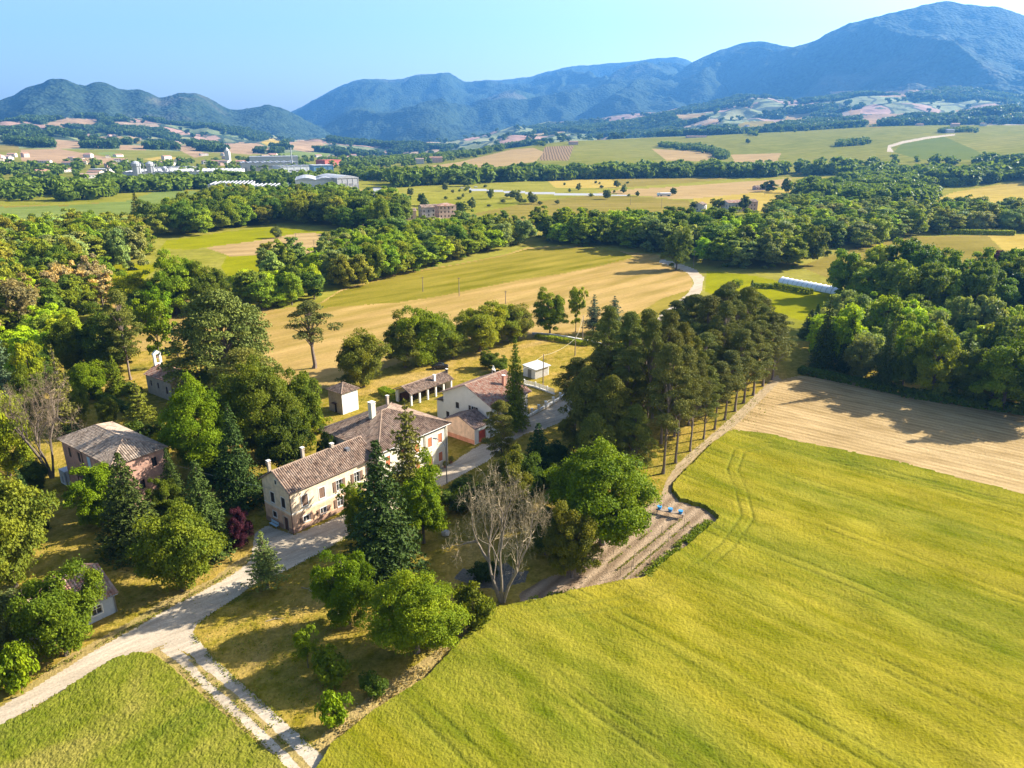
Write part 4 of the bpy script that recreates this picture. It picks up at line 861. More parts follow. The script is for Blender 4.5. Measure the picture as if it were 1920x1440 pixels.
def plant(key, x, y, z, R_, H_, tint, name, label, cat, group=None, parts=True, rz=None, jitter=.12, gain=1.):
    cm, tm, (r, h) = PROTO[key]; rz = rnd.uniform(0, 6.28) if rz is None else rz
    k = 1 + rnd.uniform(-jitter, jitter); col = tuple(.82 * gain * c * k * (1 + rnd.uniform(-jitter, jitter) * .5) for c in TINT[tint]) + (1,)
    s = (R_ / r, R_ / r, H_ / h)
    if parts:
        t = empty(name, (x, y, z), rz); t.scale = s; tag(t, label, cat, group)
        c = link('crown', cm, t); c.color = col; link('trunk', tm, t)
    else:
        t = link(name, cm, None, (x, y, z), rz); t.scale = s; t.color = col; tag(t, label, cat, group)
    return t
def at(kind, bx, by, ty, wpx, tint, name, label, cat='tree', group=None, rz=None, grow=1.):
    'tree rooted at the ground seen at pixel (bx, by), its top reaching row ty, its crown wpx wide'
    x, y, z = G(bx, by); d = float(proj(x, y, z)[2]); H_ = height_to(x, y, z, ty); R_ = wpx / FPX * float(proj(x, y, z + H_ * .55)[2]) / 2 * .98
    if kind in ('broad', 'great', 'bush', 'bigpine', 'light'): H_ = max(.62 * H_, H_ - (R_ * .85 * (CH - z - H_ * .5) / math.hypot(x, y)) ** 2 / H_)
    ks = [k for k in PROTO if k.rstrip('0123456789') == kind]; return plant(rnd.choice(ks), x, y, z, R_, H_ * grow, tint, name, label, cat, group, True, rz)
# --- the foreground garden
at('bush', 628, 1364, 1292, 66, 'bright', 'shrub', 'small bright round shrub by the dry strip near the bottom', 'shrub')
at('broad', 655, 1170, 1034, 112, 'vivid', 'maple_tree', 'bright green tree with bare trunk beside the gravel road', 'tree')
at('great', 782, 1222, 1062, 186, 'bright', 'walnut_tree', 'broad light green tree overhanging the wheat edge', 'tree')
at('bush', 888, 1172, 1094, 86, 'mid', 'laurel_bush', 'dense upright green bush left of the bare dead tree', 'shrub')
at('light', 578, 1252, 1174, 46, 'bright', 'young_tree', 'spindly young tree with thin crown on the dry lawn', 'tree')
at('bush', 622, 1278, 1212, 82, 'mid', 'shrub', 'dark green shrub shaded behind the spindly young tree', 'shrub')
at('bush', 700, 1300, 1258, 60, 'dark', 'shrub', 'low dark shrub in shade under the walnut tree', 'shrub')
at('cedar', 502, 1102, 998, 80, 'pale', 'young_fir', 'pale feathery young conifer on the road edge', 'tree')
at('broad', 345, 1106, 955, 152, 'mid', 'linden_tree', 'round full green tree above the gravel road bend', 'tree')
at('broad', 125, 1228, 1066, 154, 'mid', 'ash_tree', 'green leafy tree before the tiled hut', 'tree')
at('broad', 5, 1236, 1092, 120, 'pale', 'willow_tree', 'pale willowy tree cut by the left frame edge', 'tree')
at('bush', 42, 1290, 1205, 84, 'bright', 'shrub', 'bright shrub at the lower left above the road', 'shrub')
at('bush', -10, 1306, 1228, 70, 'mid', 'shrub', 'green shrub at the very left edge below the willowy tree', 'shrub')
at('broad', 28, 1100, 898, 178, 'olive', 'oak_tree', 'large olive yellow tree at left before the brick house', 'tree')
at('spruce', 255, 1030, 853, 140, 'spruce', 'fir_tree', 'dense blue green fir in front of the brick house corner', 'tree')
at('broad', 196, 985, 868, 104, 'vivid', 'tree', 'bright leafy tree against the brick house front', 'tree')
at('spruce', 392, 1038, 868, 112, 'spruce', 'fir_tree', 'dark fir between brick house and yellow farmhouse', 'tree')
at('broad', 454, 1028, 950, 46, 'purple', 'plum_tree', 'small dark purple plum tree at the farmhouse corner', 'tree')
at('broad', 318, 985, 895, 62, 'mid', 'tree', 'small green tree squeezed between the two dark firs', 'tree')
at('great', 386, 902, 706, 134, 'vivid', 'chestnut_tree', 'tall bright green tree behind the dark firs left of the farmhouse', 'tree')
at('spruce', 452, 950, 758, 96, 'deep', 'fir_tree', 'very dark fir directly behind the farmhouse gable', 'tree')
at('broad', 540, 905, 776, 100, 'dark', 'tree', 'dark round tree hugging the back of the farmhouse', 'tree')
at('great', 494, 870, 668, 160, 'mid', 'tree', 'large full green tree left of the white dovecote', 'tree')
at('broad', 566, 845, 688, 96, 'mid', 'tree', 'full green tree touching the white dovecote', 'tree')
at('bush', 600, 812, 778, 44, 'lime', 'shrub', 'yellow green shrub at the foot of the dovecote', 'shrub')
at('bush', 652, 726, 700, 40, 'pale', 'shrub', 'greyish tall weeds behind the dovecote', 'shrub')
at('bigpine', 430, 752, 545, 196, 'pine', 'pine_tree', 'massive broad dark pine standing alone before the hay field', 'tree')
at('pine', 470, 800, 655, 130, 'olived', 'pine_tree', 'lower olive pine before the massive pine', 'tree')
at('leanpine', 590, 690, 566, 106, 'pine', 'pine_tree', 'two-stemmed pine with open crown against the hay field', 'tree')
at('broad', 682, 726, 622, 98, 'olive', 'walnut_tree', 'olive green tree with leaning trunk, nearest of the orchard row', 'tree', 'orchard row beyond the houses')
for q in [(760, 689, 588, 92, 'olive', 'dark', 'olive orchard tree at the left of the double row'), (794, 686, 575, 92, 'bright', '', 'tallest bright orchard tree left of the parked car'), (822, 676, 590, 84, 'mid', '', 'green orchard tree shading the parked car'), (850, 672, 600, 66, 'olive', '', 'olive orchard tree just right of the parked car'),
          (900, 659, 570, 100, 'lime', '', 'yellow green orchard tree in the middle of the row'), (940, 642, 566, 84, 'lime', '', 'pale orchard tree before the end of the row'), (968, 638, 572, 72, 'olive', '', 'last orchard tree at the right end of the row')]:
    at('broad', q[0], q[1], q[2], q[3], q[4], 'walnut_tree', q[6], 'tree', 'orchard row beyond the houses')
at('broad', 917, 690, 657, 42, 'mid', 'fruit_tree', 'tiny fruit tree with single stem behind the white house roof', 'tree')
at('broad', 938, 697, 668, 38, 'mid', 'fruit_tree', 'tiny fruit tree half hidden by the tall spruce', 'tree')
at('broad', 1031, 627, 540, 64, 'vivid', 'plane_tree', 'dark green egg-shaped tree at the low garden wall', 'tree')
at('light', 1079, 622, 538, 40, 'bright', 'poplar_tree', 'slim light green tree right of the egg-shaped tree', 'tree')
at('cedar', 1112, 625, 553, 46, 'blueg', 'cedar_tree', 'hazy blue grey cedar behind the garden wall', 'tree')
at('cedar', 1150, 622, 556, 52, 'blueg', 'cedar_tree', 'sparse flat-armed cedar near the pine grove', 'tree')
at('spruce', 966, 806, 634, 56, 'mid', 'spruce_tree', 'tall slender spruce in front of the white house', 'tree')
at('pine', 940, 888, 752, 70, 'olived', 'cypress_tree', 'dense olive conifer by the red garage door', 'tree')
at('spruce', 1008, 905, 796, 96, 'deep', 'yew_tree', 'blackish round conifer right of the gravel yard', 'tree')
at('cedar', 770, 965, 752, 112, 'olived', 'cedar_tree', 'open-branched conifer rising before the villa front', 'tree')
at('spruce', 722, 1080, 832, 160, 'deep', 'spruce_tree', 'very dark tall spruce in front of the yellow farmhouse', 'tree')
at('broad', 795, 1018, 858, 112, 'vivid', 'birch_tree', 'bright green tree right of the very dark spruce', 'tree')
at('light', 672, 1010, 905, 60, 'bright', 'young_tree', 'thin bright tree left of the very dark spruce', 'tree')
at('broad', 955, 985, 846, 104, 'olive', 'elm_tree', 'olive yellow tree behind the bare dead tree', 'tree')
at('great', 1128, 1020, 826, 214, 'vivid', 'chestnut_tree', 'huge vivid green tree beside the vegetable plot', 'tree', grow=1.)
at('broad', 1072, 1082, 942, 104, 'olive', 'elder_tree', 'brownish green tree between dead tree and vegetable plot', 'tree')
at('broad', 1022, 1040, 940, 70, 'dark', 'tree', 'dark low tree under the olive yellow tree', 'tree')
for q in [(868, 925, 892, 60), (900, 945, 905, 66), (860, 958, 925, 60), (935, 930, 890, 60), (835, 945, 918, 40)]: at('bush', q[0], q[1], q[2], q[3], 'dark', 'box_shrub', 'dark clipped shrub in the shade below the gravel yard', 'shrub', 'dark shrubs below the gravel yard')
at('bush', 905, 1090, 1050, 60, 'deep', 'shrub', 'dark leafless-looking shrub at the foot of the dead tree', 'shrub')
at('broad', 672, 1020, 912, 44, 'bright', 'young_tree', 'narrow bright tree at the foot of the farmhouse front', 'tree')
at('spruce', 415, 905, 790, 70, 'deep', 'fir_tree', 'dark fir behind the bright chestnut', 'tree')
at('spruce', 330, 955, 842, 60, 'spruce', 'fir_tree', 'dark narrow fir behind the brick house corner', 'tree')
at('broad', 620, 900, 800, 40, 'dark', 'tree', 'small dark tree between farmhouse and villa', 'tree')
at('broad', 440, 850, 700, 90, 'dark', 'tree', 'dark tree filling the gap behind the bright chestnut', 'tree')
at('broad', 300, 850, 782, 54, 'dark', 'tree', 'dark round tree below the chapel', 'tree')
at('broad', 400, 770, 690, 60, 'dark', 'tree', 'dark tree between chapel and massive pine', 'tree')
at('spruce', 60, 1000, 880, 60, 'deep', 'fir_tree', 'dark fir behind the large olive yellow tree', 'tree')
at('broad', 980, 960, 850, 80, 'dark', 'tree', 'dark tree behind the dead tree crown', 'tree')
at('broad', 1060, 960, 860, 80, 'dark', 'tree', 'dark tree between yew and great chestnut', 'tree')
at('broad', 1040, 900, 830, 70, 'deep', 'tree', 'blackish tree left of the great chestnut', 'tree')
at('light', 70, 760, 640, 60, 'lime', 'ash_tree', 'light airy tree among the left park trees', 'tree')
at('broad', 140, 705, 600, 70, 'mid', 'maple_tree', 'green tree in the dense left park', 'tree')
at('broad', 90, 735, 640, 60, 'dark', 'maple_tree', 'dark tree in the dense left park', 'tree')
at('broad', 205, 800, 745, 40, 'mid', 'tree', 'small green tree beside the long clipped hedge', 'tree')
at('broad', 1690, 735, 640, 66, 'dark', 'oak_tree', 'dark tree right of the pale round tree at the stubble edge', 'tree')
at('broad', 1812, 758, 650, 80, 'dark', 'oak_tree', 'dark tree between the yellow green and the large right tree', 'tree')
at('broad', 1945, 790, 640, 90, 'dark', 'oak_tree', 'dark tree cut by the right frame edge', 'tree')
at('spruce', 1655, 728, 600, 50, 'spruce', 'spruce_tree', 'dark spruce behind the pale round tree', 'tree')
# --- pine grove: rows parallel to the dirt path
front = [(1243, 888, 648), (1267, 868, 655), (1294, 846, 668), (1319, 823, 690), (1340, 805, 672), (1359, 787, 660), (1378, 771, 622), (1394, 756, 610), (1412, 741, 600), (1430, 724, 590), (1448, 712, 585)]
for k, (bx, by, ty) in enumerate(front):
    at('pine', bx, by, ty + rnd.uniform(-6, 8), [88, 80, 66, 62, 70, 74, 76, 76, 76, 76, 74][k], 'pine', 'pine_tree', ['pine nearest to the viewer in the row along the dirt path', 'second pine from the near end of the path row', 'third pine from the near end of the path row', 'fourth pine from the near end of the path row', 'fifth pine from the near end of the path row', 'sixth pine from the near end of the path row', 'seventh pine from the near end of the path row', 'eighth pine from the near end of the path row', 'ninth pine from the near end of the path row', 'next to last pine of the path row', 'last and farthest pine of the path row'][k], 'tree', 'pine grove beside the dirt path')
for r_, (dx, dy, n0, n1, tops) in enumerate([(-36, -42, 0, 10, 0), (-72, -84, 0, 9, -6), (-104, -120, 0, 9, -14), (-136, -150, 1, 8, -14), (-30, -75, 4, 10, 0)]):
    for k in range(n0, n1):
        bx, by, ty = front[k]; bx += dx * (1 - k * .035) + rnd.uniform(-8, 8); by += dy * (1 - k * .045) * .82 + rnd.uniform(-6, 6)
        at('pine', bx, by, max(520 + abs(bx - 1290) * .10, ty - 62 + r_ * 2 + tops + rnd.uniform(-10, 22)), rnd.uniform(66, 88), rnd.choice(['pine', 'pine', 'olived']), 'pine_tree', '%s pine from the near end of the %s row behind the path row' % (ORD[k - n0], ORD[r_]), 'tree', 'pines inside the grove')
for q, lb in [((1095, 868, 690, 96), 'bushy pine at the left flank of the grove above the great chestnut'), ((1140, 880, 705, 104), 'bushiest pine of the grove directly behind the great chestnut'), ((1078, 812, 672, 84), 'leftmost pine of the grove next to the paved road'), ((1125, 820, 660, 96), 'bushy pine second from the paved road'), ((1170, 850, 655, 96), 'bushy pine left of the nearest tall trunks'), ((1185, 895, 760, 80), 'low bushy pine touching the great chestnut at its right'), ((1110, 905, 775, 84), 'low bushy pine touching the great chestnut at its left')]:
    at('bigpine' if q[1] > 860 else 'pine', *q, 'olived', 'pine_tree', lb, 'tree', 'bushy pines at the near side of the grove')
at('spruce', 1398, 640, 528, 44, 'blueg', 'spruce_tree', 'grey blue pointed spruce rising above the grove', 'tree')
# --- park on the left
at('cedar', 130, 812, 648, 62, 'olived', 'larch_tree', 'tall thin ragged conifer behind the brick house', 'tree')
at('spruce', 122, 812, 760, 56, 'spruce', 'fir_tree', 'low dark fir behind the brick house roof', 'tree')
at('broad', 172, 748, 680, 76, 'vivid', 'tree', 'bright small tree left of the clipped hedges', 'tree')
at('broad', 18, 892, 722, 128, 'lime', 'locust_tree', 'bright light green tree at the left frame edge', 'tree')
at('cedar', 6, 760, 588, 90, 'blueg', 'cedar_tree', 'silvery blue cedar at the left frame edge', 'tree')
at('cedar', 268, 806, 715, 66, 'olive', 'fir_tree', 'small yellowish fir before the chapel', 'tree')
at('bush', 262, 850, 790, 60, 'dark', 'shrub', 'dark round shrub behind the brick house', 'shrub')
at('bush', 303, 870, 812, 44, 'lime', 'shrub', 'yellow flowering shrub by the brick house corner', 'shrub')
at('light', 303, 690, 560, 84, 'bright', 'ash_tree', 'tall airy green tree behind the chapel', 'tree')
at('pine', 245, 712, 545, 72, 'olived', 'pine_tree', 'thin tall pine left of the chapel', 'tree')
at('pine', 345, 738, 640, 52, 'olived', 'pine_tree', 'small olive pine right of the chapel', 'tree')
at('broad', 208, 705, 574, 112, 'dark', 'oak_tree', 'dark spreading tree left of the thin tall pine', 'tree')
at('spruce', 222, 740, 668, 46, 'mid', 'fir_tree', 'narrow dark fir left of the chapel', 'tree')
at('broad', 262, 596, 508, 92, 'yellow', 'tree', 'brilliant yellow green tree in the left wood', 'tree')
at('broad', 345, 590, 468, 100, 'bright', 'oak_tree', 'tall bright crown standing before the yellow field', 'tree')
at('broad', 398, 585, 490, 80, 'mid', 'oak_tree', 'full green crown right of the tall bright one', 'tree')
at('broad', 1268, 506, 428, 58, 'mid', 'poplar_tree', 'lone dense tree where the road meets the hay field', 'tree')
at('bush', 520, 446, 425, 26, 'pale', 'shrub', 'round pale bush alone on the yellow field', 'shrub')
at('bush', 62, 415, 400, 20, 'mid', 'shrub', 'small round bush alone on the pale green meadow', 'shrub')
at('midspruce', 262, 425, 362, 34, 'olived', 'spruce_tree', 'brownish conifer rising over the left wood edge', 'tree')
at('spruce', 1540, 690, 560, 54, 'spruce', 'spruce_tree', 'tall dark spruce at the near edge of the right wood', 'tree')
at('spruce', 1585, 695, 585, 44, 'spruce', 'spruce_tree', 'slimmer dark spruce beside the tall one in the right wood', 'tree')
at('broad', 1608, 712, 632, 74, 'pale', 'willow_tree', 'pale round tree at the edge of the stubble field', 'tree')
at('broad', 1745, 742, 614, 100, 'lime', 'elm_tree', 'yellow green tree at the stubble field edge on the right', 'tree')
at('broad', 1878, 770, 622, 130, 'bright', 'ash_tree', 'large green tree at the right edge over the stubble field', 'tree')
at('midbroad', 1870, 500, 470, 32, 'purple', 'tree', 'small purplish dark tree near the parked machinery', 'tree')
at('light', 44, 645, 518, 100, 'tan', 'ash_tree', 'dry beige tree at the left edge of the middle wood', 'tree')
at('broad', 62, 790, 690, 70, 'mid', 'maple_tree', 'green tree behind the bare beige tree', 'tree')
at('broad', 150, 790, 720, 50, 'mid', 'maple_tree', 'small green tree behind the brick house roof', 'tree')
at('broad', 215, 700, 640, 60, 'mid', 'maple_tree', 'green tree between the hedges and the dark spreading tree', 'tree')
at('broad', -25, 1010, 880, 100, 'mid', 'maple_tree', 'green tree cut by the left edge above the willowy tree', 'tree')
at('broad', 70, 925, 860, 50, 'dark', 'maple_tree', 'dark tree at the left corner of the brick house', 'tree')
# --- woods: every tree of a belt on its own spot
BN = [0]
def belt(poly, gap, hmin, hmax, kinds, tints, name, label, group, parts, near=False, lim=999):
    rr = random.Random(len(poly) * 17 + int(poly[0][0])); W_ = [G(*p) for p in poly]; xs = [p[0] for p in W_]; ys = [p[1] for p in W_]
    n = 0; pts = []; pw = [(a[0], a[1]) for a in W_]; g = gap
    xx = np.arange(min(xs), max(xs), g); 
    for j, yv in enumerate(np.arange(min(ys), max(ys), g * .87)):
        for xv in xx:
            x = xv + (j % 2) * g / 2 + rr.uniform(-.32, .32) * g; y = yv + rr.uniform(-.32, .32) * g
            if inpoly(np.array([x]), np.array([y]), pw)[0]: pts.append((x, y))
    for x, y in pts:
        z = float(terrain(x, y)); px, py, fw = [float(v) for v in proj(x, y, z)]
        if px < -190 or px > 2110: continue
        h = rr.uniform(hmin, hmax) * rr.choice([.8, 1, 1, 1.1]); k = rr.choice(kinds); ks = [q for q in PROTO if q.rstrip('0123456789') == k]; key = rr.choice(ks); con = 'spruce' in k or 'pine' in k
        R_ = gap * rr.uniform(.56, .84) * (.62 if con else 1); t_ = rr.choice(tints)
        if con: t_ = 'spruce'
        xa, xb = max(0, min(p[0] for p in poly)), min(1920, max(p[0] for p in poly)); ya, yb = min(p[1] for p in poly), max(p[1] for p in poly); fx = (px - xa) / (xb - xa)
        where = ', ' + ('front' if py > (ya + yb) / 2 else 'back') + (' left' if fx < .33 else (' centre' if fx < .67 else ' right'))
        name = {'dark': 'oak_tree', 'deep': 'oak_tree', 'mid': 'elm_tree', 'bright': 'ash_tree', 'vivid': 'ash_tree', 'lime': 'locust_tree', 'pale': 'willow_tree'}.get(t_, 'walnut_tree') if 'tall' not in k else 'poplar_tree'  # species names assigned from leaf tint and crown shape, actual species unknown
        lb = label.replace('%', {'bright': 'bright', 'vivid': 'bright', 'mid': 'green', 'dark': 'dark', 'deep': 'dark', 'olive': 'olive', 'olived': 'olive', 'pale': 'pale', 'lime': 'light', 'yellow': 'yellowish', 'tan': 'dry', 'spruce': 'dark', 'blueg': 'greyish'}[t_])
        plant(key, x, y, z - .2, R_, h, t_, 'conifer_tree' if con else name, (lb.replace('tree', 'conifer') if con else lb) + where, 'tree', group, parts, gain=1.6, jitter=.2); n += 1
    BN[0] += n; print('belt', name, group, n)
belt([(612,560),(650,542),(720,524),(800,506),(870,488),(980,462),(1000,452),(960,440),(860,442),(760,448),(700,456),(640,476),(600,505),(570,540)], 9.5, 11, 15, ['midbroad', 'midbroad', 'midtall'], ['mid', 'mid', 'dark', 'bright', 'olive', 'pale'], 'oak_tree', '% tree in the wood left behind the oval hay field', 'wood left behind the hay field', False)
belt([(1005,458),(1100,462),(1240,474),(1300,492),(1400,508),(1500,512),(1540,490),(1480,452),(1400,448),(1250,446),(1120,440),(1010,440)], 10.5, 13, 18, ['midbroad', 'midtall', 'midtall'], ['mid', 'mid', 'bright', 'pale', 'dark'], 'poplar_tree', '% tree in the tall belt right behind the oval hay field', 'tall belt right behind the hay field', False)
belt([(262,440),(330,446),(400,438),(500,422),(600,422),(700,438),(760,432),(745,400),(640,392),(560,394),(480,394),(420,396),(330,410)], 12.5, 14, 20, ['midbroad'], ['dark', 'dark', 'mid', 'mid', 'olive'], 'oak_tree', '% tree in the belt above the bright yellow field', 'dark belt above the yellow field', False)
belt([(-120,500),(0,470),(120,452),(230,452),(285,478),(262,505),(190,515),(120,540),(-120,560)], 10.5, 14, 19, ['midbroad', 'midtall'], ['mid', 'pale', 'olive', 'mid'], 'poplar_tree', '% tree in the upper left wood by the pale meadow', 'upper left wood', False)
belt([(-120,570),(0,552),(120,545),(200,545),(215,580),(150,610),(100,640),(-120,680)], 8.5, 12, 16, ['midbroad', 'midtall'], ['mid', 'olive', 'mid', 'dark', 'tan', 'bright'], 'oak_tree', '% tree in the left wood above the silvery cedar', 'middle left wood', True)
belt([(30,650),(100,645),(175,640),(195,660),(150,700),(70,715),(30,740)], 7.5, 8, 12, ['midbroad'], ['mid', 'olive', 'bright', 'lime'], 'elm_tree', '% tree in the left park behind the dead tree', 'left park trees', True)
belt([(425,560),(500,545),(575,545),(612,566),(560,575),(480,580),(430,580)], 8., 8, 12.5, ['midbroad', 'midbroad'], ['bright', 'mid', 'dark', 'lime'], 'oak_tree', '% tree in the clump between yellow field and hay field', 'clump at the hay field corner', True)
belt([(225,585),(300,560),(380,560),(395,585),(330,600),(240,610)], 9, 9, 13, ['midbroad'], ['mid', 'dark', 'vivid'], 'oak_tree', '% tree behind the massive lone pine', 'trees behind the massive pine', True)
belt([(470,522),(520,510),(560,512),(560,528),(500,535)], 8, 12, 15, ['midtall'], ['pale', 'olive'], 'willow_tree', '% tree in the grey green pair below the yellow field', 'grey green trees below the yellow field', True)
belt([(1555,556),(1590,575),(1650,592),(1750,600),(1900,604),(2050,610),(2050,560),(1900,545),(1750,545),(1620,540)], 10, 14, 19, ['midbroad'], ['dark', 'deep', 'dark', 'mid'], 'oak_tree', '% tree in the big dark wood right of the greenhouse', 'big dark wood on the right', True)
belt([(1490,684),(1600,702),(1750,728),(1900,756),(2050,782),(2050,650),(1920,640),(1700,622),(1560,605),(1510,625)], 7.2, 9, 14.5, ['midbroad', 'midbroad', 'midspruce'], ['mid', 'bright', 'dark', 'lime', 'vivid', 'pale'], 'ash_tree', '% tree in the near right wood above the stubble field', 'near right wood', True)
belt([(1480,446),(1600,474),(1640,462),(1700,446),(1790,436),(1930,436),(2050,436),(2050,420),(1900,418),(1750,418),(1650,405),(1560,400),(1500,396),(1440,410)], 10.5, 10, 16, ['midbroad', 'midtall'], ['mid', 'dark', 'mid', 'bright', 'pale'], 'alder_tree', '% tree along the river wood above the dry slope', 'river wood on the right', False)
belt([(1770,402),(1920,405),(2050,405),(2050,412),(1760,412)], 13, 11, 15, ['midbroad'], ['dark', 'mid'], 'oak_tree', '% tree on the lower rim of the golden right field', 'trees at the golden field', False)
for q in [(1345, 396, 372, 30), (1395, 398, 366, 24), (1460, 400, 366, 40), (1500, 396, 372, 26), (1440, 360, 338, 34), (1474, 362, 334, 22), (1522, 375, 332, 56), (865, 402, 378, 26), (792, 385, 362, 20), (870, 350, 327, 32), (1262, 366, 352, 14), (1402, 270, 260, 9), (1300, 396, 378, 24), (1195, 368, 358, 10)]:
    at('far' if q[1] < 380 else 'midbroad', q[0], q[1], q[2], q[3], rnd.choice(['mid', 'dark', 'dark']), 'oak_tree', 'single dark round tree standing in the open valley fields', 'tree', 'single trees of the valley fields')
rs = random.Random(5)
for k in range(64):
    bx = rs.uniform(720, 1190); by = rs.uniform(344, 398)
    if by > 398 - (bx - 900) * .10 and bx > 900: continue
    if rs.random() < .25: x, y, z = G(bx, by); plant('far%d' % rs.randrange(3), x, y, z, rs.uniform(3, 5), rs.uniform(6, 10), 'pale', 'willow_tree', 'pale willowy tree scattered over the valley meadow', 'tree', 'trees scattered over the valley meadow', False)
    else: x, y, z = G(bx, by); plant('far%d' % rs.randrange(3), x, y, z, rs.uniform(1.5, 3), rs.uniform(2, 4), rs.choice(['mid', 'pale']), 'shrub', 'small bush dotted over the valley meadow', 'shrub', 'bushes dotted over the valley meadow', False)
# far-off woods that read as one mass
def wood(name, label, belts, seed, size=1.0, hi=False):
    rr = random.Random(seed); VV, FF, TT = [], [], []; n0 = 0; cnt = 0
    for poly, gap, h in belts:
        W_ = [G(*p) for p in poly]; pw = [(a[0], a[1]) for a in W_]; xs = [a[0] for a in pw]; ys = [a[1] for a in pw]; A = max(1, (max(xs) - min(xs)) * (max(ys) - min(ys)) / gap ** 2)
        for _ in range(int(min(A, 9000))):
            x = rr.uniform(min(xs), max(xs)); y = rr.uniform(min(ys), max(ys))
            if not inpoly(np.array([x]), np.array([y]), pw)[0]: continue
            me = PROTO['far%d' % rr.randrange(3)][0]; V, F_, tn = (FARH if hi else FARM)[me.name]; s = h * rr.uniform(.7, 1.15) / 9.; a = rr.uniform(0, 6.28)
            R_ = np.array([[math.cos(a), -math.sin(a), 0], [math.sin(a), math.cos(a), 0], [0, 0, 1]]); wd = s * rr.uniform(.95, 1.3)
            P = (V @ R_.T) * np.array([wd, wd, s]) + np.array([x, y, float(terrain(x, y)) - .5]); VV.append(P); FF.append(F_ + n0); n0 += len(P); TT.append(np.clip(tn * .5 + rr.random() * .6, 0, 1)); cnt += 1
    o = link(name, mesh_np(name, np.concatenate(VV), np.concatenate(FF), LEAF, attrs={'tone': ('POINT', 'FLOAT', np.concatenate(TT))})); o.color = tuple(1.25 * c for c in TINT['dark']) + (1,)
    tag(o, label, None, None, 'stuff'); print('wood', name, cnt)
FARM = {}; FARH = {}
for i in range(3):
    (V, F_, tn), _c = broad_crown(230 + i, 4.1, 8.0, .2, 26, 22, .7, .45, .25, .36); FARH[PROTO['far%d' % i][0].name] = (V, F_, tn)
    (V, F_, tn), _c = broad_crown(220 + i, 4.1, 8.0, .2, 12, 11, 1.3, .45, .25, .42); FARM[PROTO['far%d' % i][0].name] = (V, F_, tn)
wood('woodland', 'long dark hedgerow wood at the foot of the right hill', [([(740,345),(860,339),(960,334),(1150,329),(1300,326),(1500,323),(1640,319),(1640,325),(1500,331),(1300,333),(1150,336),(960,341),(860,347),(745,352)], 13, 20), ([(1630,326),(1740,330),(1920,326),(2100,322),(2100,338),(1920,342),(1800,350),(1700,350),(1560,338)], 14, 19), ([(1235,272),(1330,279),(1345,284),(1365,292),(1372,302),(1350,303),(1338,290),(1235,276)], 12, 12), ([(1560,272),(1630,268),(1625,272),(1570,276)], 12, 14), ([(1640,300),(1760,305),(1900,300),(2000,300),(2000,306),(1760,310),(1640,305)], 26, 14)], 1)
wood('woodland', 'dark woods between the factories and the meadow', [([(-60,380),(170,378),(225,366),(230,352),(-60,352)], 15, 16), ([(190,364),(430,355),(600,352),(660,342),(600,336),(430,340),(200,348)], 16, 15), ([(640,335),(740,344),(740,330),(660,326)], 14, 15), ([(370,392),(480,388),(620,388),(690,384),(640,376),(500,374),(390,380)], 12, 15), ([(560,366),(640,372),(700,384),(760,385),(760,392),(600,390)], 13, 12)], 2)
wood('woodland', 'loose tree cover over the distant town and valley', [([(-80,345),(200,340),(450,332),(640,326),(700,322),(700,300),(560,300),(380,306),(200,308),(-80,312)], 48, 15), ([(660,318),(760,312),(860,300),(930,288),(960,278),(860,285),(760,296),(660,304)], 26, 13), ([(-60,330),(150,328),(150,316),(-60,316)], 24, 16), ([(990,268),(1020,270),(1020,276),(990,272)], 12, 10), ([(1260,256),(1330,252),(1420,256),(1420,251),(1330,248),(1260,252)], 24, 13), ([(1760,250),(1830,250),(1830,246),(1770,246)], 15, 12), ([(1430,252),(1700,238),(1700,235),(1430,248)], 60, 10), ([(1050,264),(1240,256),(1240,254),(1050,261)], 55, 10)], 3)
wood('woodland', 'large round wood in the right valley', [([(1490,384),(1560,394),(1680,398),(1735,398),(1745,372),(1700,345),(1600,345),(1510,362)], 13, 18)], 8, hi=True)
def foothill_wood():
    rng = np.random.default_rng(4); n = 60000; a = np.radians(rng.uniform(-38, 38, n)); D = np.sqrt(rng.uniform(2350 ** 2, 4480 ** 2, n)); x = D * np.sin(a); y = D * np.cos(a); z = terrain(x, y)
    px, py, fw = proj(x, y, z); u = 960 + FPX / cp * np.tan(a); lim = np.interp(u, [0, 600, 700, 1000, 1400, 1700, 1920], [2300, 2300, 2050, 2080, 2300, 2500, 2680]); ok = D > lim + 30
    m = fbm(x / 330, y / 210, 4, 31); m2 = fbm(x / 80, y / 60, 3, 32); right = sst(900, 1100, u)
    ok &= (m > .575 - .075 * right) & (m2 > .36) | (rng.random(n) < .012)
    for q in Z:
        if q[6]: ok &= ~inpoly(px, py, q[2])
    x, y, z = x[ok], y[ok], z[ok]; k = len(x); tri = []
    V0, F0, t0 = broad_crown(260, 4.1, 8.0, .2, 7, 8, 1.9, .42, .2, .5)[0]; sc_ = rng.uniform(1.5, 2.5, k); an = rng.uniform(0, 6.28, k); c_, s_ = np.cos(an), np.sin(an)
    P = np.stack([(V0[None, :, 0] * c_[:, None] - V0[None, :, 1] * s_[:, None]) * sc_[:, None] * 1.25 + x[:, None], (V0[None, :, 0] * s_[:, None] + V0[None, :, 1] * c_[:, None]) * sc_[:, None] * 1.25 + y[:, None], V0[None, :, 2] * sc_[:, None] + z[:, None] - 1], -1).reshape(-1, 3)
    FF = (F0[None] + (np.arange(k) * len(V0))[:, None, None]).reshape(-1, 4); T = np.clip(np.repeat(rng.random(k), len(V0)) * .7 + np.tile(t0, k) * .3, 0, 1)
    o = link('woodland', mesh_np('woodland', P, FF, LEAF, attrs={'tone': ('POINT', 'FLOAT', T)})); o.color = (.050, .090, .018, 1); tag(o, 'woods and hedges on the foothills', None, None, 'stuff'); print('foothill', k)
